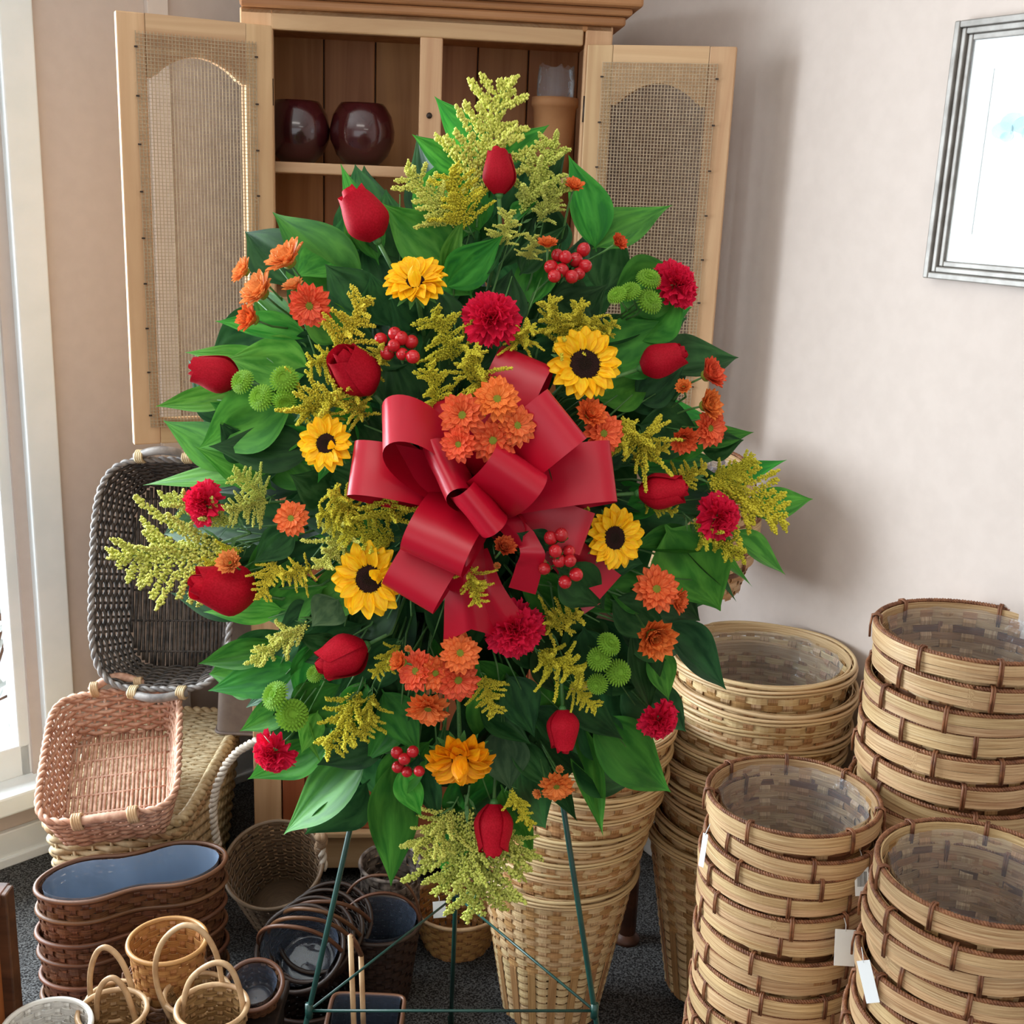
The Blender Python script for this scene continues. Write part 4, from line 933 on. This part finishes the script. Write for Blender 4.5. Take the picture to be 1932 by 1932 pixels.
# ---------------- carnations
def carn_petal(sd):
    m = M()
    def fn(u, v):
        q = 2 * u - 1; w_ = .10 + .62 * v ** 1.1; tip = (.05 * math.cos(q * 19 + sd) + .03 * math.cos(q * 37)) * (v > .95)
        return Vector((q * w_ * .5, v * (1 - .16 * q * q) + tip, .13 * v * v * math.sin(q * 7.5 + sd * 2) + .10 * v * math.sin(q * 3 + sd)))
    return m.grid(fn, 14, 6).mesh('petal', CARN)
CP = [carn_petal(s) for s in range(4)]
CCAL = M().lathe([(.001, -.75), (.12, -.74), (.16, -.4), (.2, -.12), (.001, -.05)], 12).mesh('calyx', SEPAL)
def carnation(x, y, w_, h_, fx, fy, label):
    p = P(x, y, D(x, y) - .015); r = max(w_, h_) / 2 * mpp(p)
    t = thing('carnation', label, 'carnation', frame(p, V(fx, fy, 1), UPV, r), 'crimson carnations in the spray')
    for n, el, ln, z in ((13, .12, 1.0, -.08), (11, .55, .85, .0), (9, .95, .72, .08), (6, 1.3, .6, .12)):
        for i in range(n):
            mm = Matrix.Translation((0, 0, z - .12)) @ Matrix.Rotation(2 * PI * i / n + rnd(-.2, .2), 4, 'Z') @ Matrix.Rotation(el + rnd(-.15, .15), 4, 'X') @ Matrix.Rotation(rnd(-.5, .5), 4, 'Y') @ Matrix.Diagonal((1, ln * rnd(.9, 1.06), 1, 1))
            link('petal', random.choice(CP), t, mm)
    link('calyx', CCAL, t); stem_part(t, x, y, (0, 0, -.7), .0022 / r, (0, 0, -.6))
for a in ((928,600,116,116,0,.15,'crimson carnation above the satin bow'),(1278,536,84,100,.75,.25,'crimson carnation before the mesh of the open cupboard door'),(383,948,82,94,-.8,.1,'crimson carnation before the charcoal basket'),
          (972,1188,118,112,.1,-.2,'pinkish crimson carnation under the bow tail'),(515,1422,92,86,-.6,-.6,'crimson carnation before the pale rope handle'),(1245,1360,86,82,.5,-.5,'crimson carnation against the plain bamboo baskets'),
          (1357,974,80,98,.75,0,'outermost crimson carnation on the wall side')): carnation(*a)
# ---------------- sunflowers
def sun_petal(sd, mt):
    m = M()
    def fn(u, v):
        q = 2 * u - 1; w_ = .33 * math.sin(PI * (.12 + .84 * v)) ** .9; w_ = max(w_, .012)
        return Vector((q * w_, v, .20 * v - .26 * v * v * (.8 + .3 * math.sin(sd)) + .35 * w_ * abs(q) ** 2 + .02 * math.sin(v * 7 + sd) + .02 * math.cos(q * 6)))
    return m.grid(fn, 6, 8).mesh('petal', mt)
SP = [[sun_petal(s * 1.7, mt) for s in range(3)] for mt in (SUNF, SUNO)]
m = M(); m.lathe([(1.0, -.1), (1.02, .0), (.94, .12), (.72, .2), (.5, .2), (.3, .16), (.001, .14)], 28)
for i in range(170): a = i * 2.39996; r = math.sqrt(i / 170) ; m.octa((r * .98 * math.cos(a), r * .98 * math.sin(a), .13 + .10 * math.sin(r * 3)), .05)
SD = m.mesh('disc', DISC)
m = M()
for i in range(60): a = i * 2.39996; r = math.sqrt(i / 60) * .42; m.octa((r * math.cos(a), r * math.sin(a), .2), .045)
SDC = m.mesh('disc_florets', DISC2)
m = M()
for k in range(14):
    a = k * 2 * PI / 14 + .1
    def fn(u, v, a=a): x = (u - .5) * .22 * math.sin(PI * (.3 + .68 * v)); r = .3 + .62 * v; return Vector((r * math.cos(a) - x * math.sin(a), r * math.sin(a) + x * math.cos(a), -.12 - .10 * v))
    m.grid(fn, 2, 4)
SSEP = m.mesh('sepals', SEPAL)
def sunflower(x, y, dia, fx, fy, dr, o, label, npet=17, foldp=()):
    p = P(x, y, D(x, y) - .03); R = dia / 2 * mpp(p)
    t = thing('sunflower', label, 'sunflower', frame(p, V(fx, fy, 1), UPV, R), 'small sunflowers in the spray')
    for L_, n, el, ln in ((0, npet, .08, 1.0), (1, npet - 3, .30, .86)):
        for i in range(n):
            a = 2 * PI * (i + .5 * L_) / n + rnd(-.09, .09); l = (1 - dr * .86) * ln * rnd(.9, 1.08)
            mm = Matrix.Rotation(a, 4, 'Z') @ Matrix.Translation((0, dr * .86, .02 + .03 * L_)) @ Matrix.Rotation(el + rnd(-.16, .16), 4, 'X') @ Matrix.Rotation(rnd(-.35, .35), 4, 'Y') @ Matrix.Diagonal((l * 1.0, l, l, 1))
            link('petal', random.choice(SP[o]), t, mm)
    for (a, el, l) in foldp:                                                      # petals that curl in over the disc
        mm = Matrix.Rotation(math.radians(a) - PI / 2, 4, 'Z') @ Matrix.Translation((0, dr * .95, .10)) @ Matrix.Rotation(el, 4, 'X') @ Matrix.Diagonal((l, l, l, 1))
        link('petal', SP[o][0], t, mm)
    dsk = link('disc', SD, t, Matrix.Diagonal((dr, dr, dr, 1))); link('disc_florets', SDC, dsk); link('sepals', SSEP, t); stem_part(t, x, y, (0, 0, -.1), .0032 / R, (0, 0, -.5))
sunflower(784, 533, 128, -.05, .75, .32, 0, 'sunflower tilted upwards, highest of the yellow ones', 18, ((265, 2.2, .62), (285, 1.9, .5)))
sunflower(1103, 688, 142, .15, .12, .45, 0, 'open sunflower facing the room, beside the red satin loops above the orange mums', 17)
sunflower(616, 837, 112, -.25, .1, .39, 0, 'sunflower beside the satin loop on the window side', 15, ((-20, 1.6, .5),))
sunflower(697, 1092, 146, -.12, -.08, .40, 0, 'largest sunflower, under the lower satin loops', 16, ((35, 1.9, .5), (10, 1.7, .45)))
sunflower(1158, 1015, 124, .5, 0, .41, 0, 'sunflower turned towards the bright wall, by the red berries', 18)
sunflower(868, 1432, 136, .05, -.75, .28, 1, 'deep golden sunflower drooping at the bottom of the spray', 18, ((80, 2.0, .75), (110, 1.8, .7), (130, 2.2, .6), (60, 1.7, .6)))
# ---------------- spray chrysanthemums
def mum_petals(mt, cup, sd):
    m = M(); rs = random.Random(sd)
    for n, el, ln, z in ((17, .0 + cup, 1.0, 0), (15, .28 + cup, .84, .05), (10, .65 + cup, .6, .08)):
        for i in range(n):
            a = 2 * PI * i / n + rs.uniform(-.12, .12); R_ = Matrix.Rotation(a, 4, 'Z') @ Matrix.Translation((0, .16, z)) @ Matrix.Rotation(el + rs.uniform(-.14, .14), 4, 'X'); l = ln * rs.uniform(.74, .88)
            def fn(u, v): q = 2 * u - 1; w_ = .155 * min(1, .45 + 1.2 * v) * (1 if v < .8 else math.sqrt(max(.02, 1 - ((v - .8) / .2) ** 2))); return R_ @ Vector((q * w_, v * l, .10 * v - .16 * v * v + .06 * q * q))
            m.grid(fn, 3, 5)
    return m.mesh('petals', mt)
MP = {0: [mum_petals(MUM, c, s) for s, c in enumerate((-.05, .12, .02))], 1: [mum_petals(MUM, c, 9 + s) for s, c in enumerate((.75, .95))], 2: [mum_petals(MUMP, .7, 20)]}
MC_ = M().lathe([(.22, -.06), (.26, .02), (.22, .10), (.12, .14), (.001, .13)], 14).mesh('flower_head', MUMC)
def mum_spray(label, heads, group=None, cat='chrysanthemum', dz=0):
    x0 = sum(h[0] for h in heads) / len(heads); y0 = sum(h[1] for h in heads) / len(heads); p = P(x0, y0, D(x0, y0) + .02)
    t = thing('chrysanthemum_spray' if len(heads) > 1 else 'chrysanthemum', label, cat, Matrix.Translation(p), 'orange chrysanthemums in the spray'); m = M(); j = toloc(t, core(x0, y0, .8))
    for i, (x, y, d_, fx, fy, kd) in enumerate(heads):
        q = P(x, y, D(x, y) - .03 - .004 * (i % 3) - dz); r = d_ / 2 * mpp(q) * 1.14 * (1.12 if kd == 1 else 1); f = V(fx, fy, 1 if kd == 0 else .75); fm = MW[t].inverted() @ frame(q, f, UPV, r) @ Matrix.Rotation(rnd(0, 6), 4, 'Z')
        h = link('flower_head', MC_, t, fm); link('petals', random.choice(MP[kd]), h)
        e = toloc(t, q) - (MW[t].inverted().to_3x3() @ f) * .004; m.tube([e, e - f * .02, (e + j) / 2 - f * .01, j], .0014, 5)
    m.tube([j, toloc(t, core(x0, y0, .3))], .002, 5); link('stems', m.mesh('stems', STEM), t); return t
mum_spray('orange chrysanthemum spray before the open mesh door on the window side', [(466,514,58,-.9,.4,2),(548,498,92,-.5,.7,2),(498,556,88,-.6,.5,2),(482,604,64,-.7,.2,1),(585,576,80,-.1,-.55,0),(556,545,48,-.3,.8,2)])
mum_spray('five open orange daisies with green eyes above the bow knot', [(873,784,84,-.15,.1,0),(938,754,82,.05,.25,0),(866,838,66,-.3,-.15,0),(930,831,84,0,-.1,0),(975,803,74,.4,0,0)], dz=.055)
mum_spray('two orange mums below the open sunflower', [(1110,784,62,.3,.3,1),(1137,818,78,.45,0,0)])
mum_spray('upright row of orange mums beside the bright wall', [(1330,710,68,.7,.3,1),(1327,766,66,.6,.1,1),(1338,808,70,.6,-.1,0),(1288,826,56,.1,-.4,1),(1290,732,32,-.2,.3,1)])
mum_spray('orange mum spray under the bow tail', [(786,1266,76,-.5,.1,0),(868,1232,72,.1,.1,0),(864,1282,80,.2,-.2,0),(808,1334,80,-.1,-.85,0),(822,1270,66,0,0,0),(762,1250,48,-.7,.3,1)])
mum_spray('orange mums before the rim of the wide bamboo basket stack', [(1238,1112,84,.1,.25,0),(1268,1132,56,.9,-.1,1),(1228,1196,92,.2,-.2,1)])
mum_spray('single orange daisy with a green eye beside the goldenrod, window side', [(550,978,64,-.15,.05,0)])
mum_spray('apricot mum bud resting over the large red rose', [(437,1064,56,-.2,.3,2)])
mum_spray('half closed orange mum in the satin loops beside the berries', [(948,1036,50,.3,.4,1)], dz=.02)
mum_spray('small orange mums near the top berries', [(1082,356,40,.2,.6,1),(1033,466,40,0,.9,1),(1162,460,38,.5,.2,1)])
mum_spray('orange mum with buds before the easel leg', [(1050,1482,64,0,-.6,0),(1056,1452,18,0,.3,2),(1016,1497,22,-.5,0,2)])
mum_spray('tiny pair of unopened orange buds above the orange mums under the bow', [(770,1225,16,0,.4,2),(938,1068,16,0,.2,2)])
# ---------------- lime button mums
m = M(); m.lathe([(.3, -.5), (.7, -.42), (.92, -.1), (.9, .1), (.74, .32), (.46, .40), (.22, .32), (.001, .28)], 22)
for L_, (r0, z0, ln, el) in enumerate(((.92, -.12, .34, .1), (.88, .06, .34, .5), (.76, .24, .32, .85), (.58, .36, .28, 1.15), (.38, .40, .22, 1.5))):
    nn = (26, 26, 22, 17, 11)[L_]
    for i in range(nn):
        R_ = Matrix.Rotation(2 * PI * (i + .5 * L_) / nn, 4, 'Z') @ Matrix.Translation((0, r0 - .08, z0)) @ Matrix.Rotation(el, 4, 'X')
        m.grid(lambda u, v: R_ @ Vector(((2 * u - 1) * .10 * (1 - .5 * v * v), v * ln, .12 * v - .22 * v * v + .04 * (2 * u - 1) ** 2)), 2, 3)
BM = m.mesh('flower_head', BUTT)
def button_spray(label, heads):
    x0 = sum(h[0] for h in heads) / len(heads); y0 = sum(h[1] for h in heads) / len(heads); t = thing('button_mum_spray', label, 'chrysanthemum', Matrix.Translation(P(x0, y0, D(x0, y0) + .02)), 'lime button mums in the spray')
    m = M(); j = toloc(t, core(x0, y0, .8))
    for (x, y, d_, fx, fy) in heads:
        q = P(x, y, D(x, y) - .025); r = d_ / 2 * mpp(q); f = V(fx, fy, .8); link('flower_head', BM, t, MW[t].inverted() @ frame(q, f, UPV, r)); e = toloc(t, q); m.tube([e, e - f * .03, j], .0014, 5)
    m.tube([j, toloc(t, core(x0, y0, .3))], .002, 5); link('stems', m.mesh('stems', STEM), t)
button_spray('lime button mums beside the outermost window side rosebud', [(457,720,42,-.4,.3),(493,750,46,-.3,.2),(536,716,48,0,.2),(537,757,40,.2,-.5)])
button_spray('lime button mums beside the carnation by the cupboard door', [(1224,526,42,.2,.7),(1188,550,38,-.4,.6),(1225,568,46,.4,.4),(1164,557,34,-.5,.5)])
button_spray('lime button mums below the lower rosebud on the window side', [(519,1312,50,-.6,.5),(551,1349,54,.2,.3),(594,1271,30,-.3,.4)])
button_spray('lime button mums on the basket side, low in the spray', [(1149,1215,42,.5,.6),(1130,1243,42,-.3,.3),(1166,1269,46,.3,.2),(1127,1291,36,-.3,-.1)])
# ---------------- hypericum berries
m = M(); m.ball((0, 0, 0), 1, 14, 9); m.tube([(0, 0, .96), (0, 0, 1.22)], [.12, .02], 5)
BY = m.mesh('berry', BERRY)
m = M()
for k in range(5):
    a = k * 2 * PI / 5
    def fn(u, v, a=a): x = (u - .5) * .7 * math.sin(PI * (.25 + .7 * v)); r = .2 + .9 * v; return Vector((r * math.cos(a) - x * math.sin(a), r * math.sin(a) + x * math.cos(a), -.95 + .4 * v * v))
    m.grid(fn, 2, 3)
BS = m.mesh('berry_sepals', SEPAL)
def berries(label, pts, d_=25, dz=0):
    x0 = sum(h[0] for h in pts) / len(pts); y0 = sum(h[1] for h in pts) / len(pts); t = thing('berry_sprig', label, 'berries', Matrix.Translation(P(x0, y0, D(x0, y0) + .02)), 'red berry sprigs in the spray'); m = M(); j = toloc(t, P(x0, y0 + 10, D(x0, y0) + .04))
    for i, (x, y) in enumerate(pts):
        q = P(x, y, D(x, y) - .02 - .006 * (i % 3) - dz); f = V((x - x0) / 60, (y0 - y) / 60 + .2, .8); r = d_ / 2 * mpp(q) * rnd(.95, 1.1)
        b = link('berry', BY, t, MW[t].inverted() @ frame(q, f, UPV, (r, r, r * 1.1))); link('berry_sepals', BS, b); m.tube([toloc(t, q), j], .0011, 5)
    m.tube([j, toloc(t, core(x0, y0, .4))], .0018, 5); link('stems', m.mesh('stems', STEM), t)
berries('red berries between two sunflowers above the bow', [(719,640),(745,630),(743,652),(776,645),(759,668),(779,673),(731,666),(757,638)])
berries('red berries near the top, under the tiny orange mums', [(1040,504),(1060,510),(1067,485),(1086,490),(1104,502),(1079,522),(1052,482),(1101,471),(1046,521),(1092,516)])
berries('red berries over a dark leaf in the lower satin loops', [(1039,1015),(1059,1009),(1048,1040),(1073,1040),(1055,1058),(1075,1058),(1027,1073),(1066,1098),(1087,1084)], 24, .045)
berries('red berries beside the drooping golden sunflower', [(749,1420),(779,1418),(763,1432),(751,1447),(768,1456),(791,1455)], 22)
# ---------------- goldenrod
def rod_mesh(wr, sd, nb, droop):
    rs = random.Random(sd); st = M(); fl = M()
    def ax(s): return Vector((.05 * math.sin(s * 3 + sd), s, -.05 * s * s))
    st.tube([ax(i / 8) for i in range(9)], [.012 - .009 * i / 8 for i in range(9)], 5)
    for i in range(nb):
        s = .22 + .74 * i / (nb - 1); sd_ = 1 if i % 2 else -1; ln = wr * (.60 * (1 - s) + .15) * rs.uniform(.55, 1.25); tw = rs.uniform(-1.5, 1.5)
        d = Vector((sd_ * math.cos(tw), rs.uniform(.55, 1.1) + droop * 0, math.sin(tw) * .8 + .25)); b = ax(s); q = []
        for k in range(6): g = k / 5; q.append(b + d * (ln * g) + Vector((0, -.25 * ln * g * g * (1 + droop), 0)))
        st.tube(q, [.006 - .004 * k / 5 for k in range(6)], 4)
        nf = max(7, int(ln / .015))
        for k in range(nf):
            g = (k + .6) / nf; j = min(4, int(g * 5)); c = q[j].lerp(q[j + 1], g * 5 - j)
            for _ in range(6): e = Vector((rs.uniform(-1, 1), rs.uniform(-1, 1), rs.uniform(-.6, 1))) * (.034 * (1.2 - .7 * g)); fl.octa(c + e, rs.uniform(.009, .0185))
    for k in range(40): s = rs.uniform(.6, 1.0); e = Vector((rs.uniform(-1, 1), rs.uniform(-1, 1), rs.uniform(-1, 1))) * (.03 * (1.4 - s)); fl.octa(ax(s) + e, rs.uniform(.014, .021))
    for k in range(8):                                           # narrow leaves on the lower stalk
        s = rs.uniform(.02, .45); a = rs.uniform(0, 6.28); b = ax(s); d = Vector((math.cos(a), .9, math.sin(a))).normalized() * rs.uniform(.12, .22); n_ = d.cross(Vector((0, 0, 1))).normalized() * .016
        st.add([b, b + d * .5 + n_, b + d, b + d * .5 - n_], [(0, 1, 2, 3)])
    return st, fl
RODS = []
for i, (wr, nb, dr) in enumerate(((.55, 22, 0), (.8, 25, .3), (1.05, 28, .6), (.8, 24, -.2))):
    s_, f_ = rod_mesh(wr, i * 3 + 1, nb, dr); RODS.append((s_.mesh('stem', STEM), f_.mesh('florets', GOLD), f_.mesh('florets', GOLDG)))
def goldenrod(bx, by, tx, ty, wpx, lime, label, db=.03, dt=-.03):
    b = P(bx, by, D(bx, by) + db); t_ = P(tx, ty, D(tx, ty) + dt); ln = (t_ - b).length; px = math.hypot(tx - bx, ty - by); ra = wpx / px
    i = 0 if ra < .42 else (1 + (random.random() < .4) * 2 if ra < .75 else 2)
    xs = min(1.6, max(.75, ra / (.42, .62, .85, .62)[i]))
    t = thing('goldenrod_sprig', label, 'goldenrod', frameY(b, t_ - b, V(rnd(-.3, .3), rnd(-.3, .3), 1), ln), 'goldenrod sprigs in the spray')
    link('stem', RODS[i][0], t, Matrix.Diagonal((xs, 1, xs, 1))); link('florets', RODS[i][2 if lime else 1], t, Matrix.Diagonal((xs, 1, xs, 1)), kind='stuff')
G = [(905,430,948,152,120,1,'tallest goldenrod plume at the peak of the spray'),(890,440,765,322,90,1,'goldenrod reaching over the cupboard shelf edge'),(900,450,850,320,100,0,'yellow goldenrod between the top rosebud and the second rosebud'),
 (985,440,1045,265,105,1,'broad lime goldenrod beside the topmost rosebud'),(1010,440,1065,345,60,1,'small goldenrod next to the highest orange bud'),(950,480,962,398,44,1,'short goldenrod tip under the topmost rosebud'),(1000,500,1008,445,26,1,'tiny goldenrod tip beside the top berries'),
 (630,690,690,560,62,0,'upright yellow goldenrod above the half open rose'),(660,660,582,690,58,0,'goldenrod drooping towards the lime buttons'),(690,720,720,650,40,0,'goldenrod wisp between the half open rose and the berries'),
 (880,690,815,590,80,0,'goldenrod behind the carnation over the bow'),(900,760,890,665,90,0,'dark yellow goldenrod low behind the upper satin loop'),(960,650,1000,620,40,0,'goldenrod tuft beside the carnation over the bow'),
 (1060,680,1040,570,90,0,'goldenrod standing behind the open sunflower'),(1085,650,1095,575,60,0,'second goldenrod behind the open sunflower, thicker tip'),(1110,650,1160,605,40,0,'goldenrod wisp pointing to the cupboard door'),
 (840,800,810,690,50,0,'goldenrod strand between the berries and the daisies'),(700,800,660,730,50,0,'goldenrod under the half open rose'),(560,800,640,740,60,0,'goldenrod beside the lime buttons, over the round sunflower'),
 (470,1000,225,1058,110,1,'longest goldenrod plume, reaching before the charcoal basket'),(470,1010,308,935,62,1,'goldenrod curling up beside the window side carnation'),(520,930,428,965,66,1,'goldenrod tip beside the window side carnation, spray side'),
 (520,940,440,890,50,1,'goldenrod above the single orange daisy'),(480,1030,372,1082,46,0,'thin goldenrod hanging above the large rose'),(600,1060,530,1088,56,0,'goldenrod between the large rose and the largest sunflower'),(520,1040,490,1130,46,0,'goldenrod behind the large rose'),
 (690,960,600,975,60,0,'goldenrod tip reaching to the single orange daisy'),(680,970,620,930,52,0,'goldenrod before the satin loop on the window side'),(760,1000,722,910,64,0,'goldenrod standing before the satin loops on the window side'),(770,1010,640,1000,70,0,'long goldenrod over the dark leaves by the largest sunflower'),(680,960,606,1070,100,1,'bushy lime goldenrod above the largest sunflower'),
 (1290,900,1480,978,88,0,'goldenrod reaching past the outermost carnation'),(1330,930,1425,868,52,0,'goldenrod rising over the carnation by the wall'),(1220,850,1180,815,50,0,'dim goldenrod between the two mums and the wall side rosebud'),(1180,880,1260,840,44,0,'dim goldenrod above the lower wall side rosebud'),
 (1290,960,1400,1055,60,0,'goldenrod hanging below the outermost carnation'),(1200,950,1275,965,36,0,'goldenrod tuft under the wall side rosebud'),(1040,940,1110,960,40,0,'goldenrod tuft between the satin loops by the sunflower'),(1250,940,1330,880,50,0,'goldenrod leaning to the plastic lined planter'),
 (1000,1210,1098,1276,110,0,'full goldenrod beside the carnation under the bow'),(1010,1200,1095,1155,52,0,'goldenrod tip above the carnation under the bow'),(900,1260,932,1350,56,0,'goldenrod dropping beside the orange mums under the bow'),(870,1050,905,1140,60,0,'goldenrod lying on the bow tail',-.02,-.06),
 (1060,1280,1125,1340,44,0,'goldenrod strand above the hanging rosebud'),(610,1165,472,1248,58,1,'pale goldenrod over the taupe box'),(760,1200,706,1276,46,0,'goldenrod beside the orange mums, window side'),(680,1275,622,1415,92,0,'thick drooping goldenrod below the lower rosebud'),(700,1290,690,1390,56,0,'second drooping goldenrod below the lower rosebud'),
 (870,1500,905,1718,130,1,'longest hanging goldenrod at the foot of the spray'),(860,1500,788,1610,90,1,'hanging goldenrod at the foot, window side'),(940,1540,985,1650,60,1,'hanging goldenrod behind the lowest rosebud'),(880,1480,840,1680,100,1,'hanging goldenrod in the middle of the foot tuft'),(960,1470,1000,1560,40,0,'short goldenrod before the bamboo basket stack')]
for a in G: goldenrod(*a)
# ---------------- the satin bow
K = P(892, 930, 1.355); bow = thing('ribbon_bow', 'wide red satin bow in the middle of the flower spray', 'bow', Matrix.Translation(K))
def ribbon_loop(ex, ey, d, wang, wz, wpx, bpx, ext=1.12):
    E_ = P(ex, ey, d); u = E_ - K; Lf = u.length * ext; u.normalize(); wd = V(math.cos(math.radians(wang)), math.sin(math.radians(wang)), wz); wd = (wd - u * wd.dot(u)).normalized(); t_ = wd.cross(u); k = mpp(E_); W = wpx * k; B = bpx * k; m = M()
    def fn(q, s):
        a = 2 * PI * s; al = Lf * (1 - math.cos(a)) / 2; sd = B * math.sin(a) * math.sin(a / 2) ** .8; pin = .22 + .78 * min(1, math.sin(PI * s) * 2.4)
        return u * al + t_ * sd + wd * ((q - .5) * W * pin) + t_ * (.003 * math.sin(q * 9) * (1 - math.sin(PI * s)))
    m.grid(fn, 8, 44); return link('loop', m.mesh('loop', SATIN), bow)
for a in ((752,808,1.275,-68,.1,118,62),(688,888,1.31,-90,.15,106,50),(1046,800,1.275,-44,.1,118,62),(1128,893,1.315,-84,.1,116,50),(985,700,1.36,-36,.1,106,52),(968,893,1.245,-28,.05,118,60),
          (838,884,1.26,-62,.05,112,36),(906,962,1.24,-52,.05,100,40),(822,1040,1.27,-22,.1,128,60),(782,1108,1.30,-32,.1,112,46),(1085,1000,1.325,-74,.1,84,26),(822,780,1.345,-20,.1,90,40),(985,1010,1.33,-40,.1,100,40)): ribbon_loop(*a)
def tail(pts, w0, w1, fold=0, notch=0):
    q = [P(*p) - K for p in pts]; m = M(); n = len(q)
    def fn(u, v):
        s = v * (n - 1); i = min(n - 2, int(s)); f = s - i; p0 = q[max(0, i - 1)]; p1 = q[i]; p2 = q[i + 1]; p3 = q[min(n - 1, i + 2)]
        c = .5 * ((2 * p1) + (p2 - p0) * f + (2 * p0 - 5 * p1 + 4 * p2 - p3) * f * f + (3 * p1 - p0 - 3 * p2 + p3) * f ** 3)
        d = (q[i + 1] - q[i]).normalized(); s_ = d.cross(BACK).normalized(); w_ = (w0 + (w1 - w0) * v) * .00063; x = 2 * u - 1
        return c + s_ * (x * w_ * .5) + BACK * (fold * (1 - abs(x)) - fold * .5) + d * (notch * abs(x) * max(0, v - .7) / .3)
    m.grid(fn, 8, 18); return link('tail', m.mesh('tail', SATIN), bow)
tail([(890,940,1.35), (880,1060,1.31), (884,1130,1.315), (890,1185,1.325)], 40, 118, .03, .02)
tail([(930,960,1.34), (1000,1030,1.29), (998,1070,1.295), (985,1115,1.31)], 40, 52)
tail([(930,950,1.36), (1060,1020,1.345), (1110,1070,1.355), (1152,1108,1.36)], 40, 62)
tail([(900,1040,1.33), (925,1120,1.32), (960,1180,1.335)], 40, 70, .01)
tail([(1000,1000,1.38), (1080,1090,1.38), (1118,1148,1.375)], 30, 40)
link('knot', M().ball((0, 0, 0), .018, 14, 9).mesh('knot', SATIN), bow)
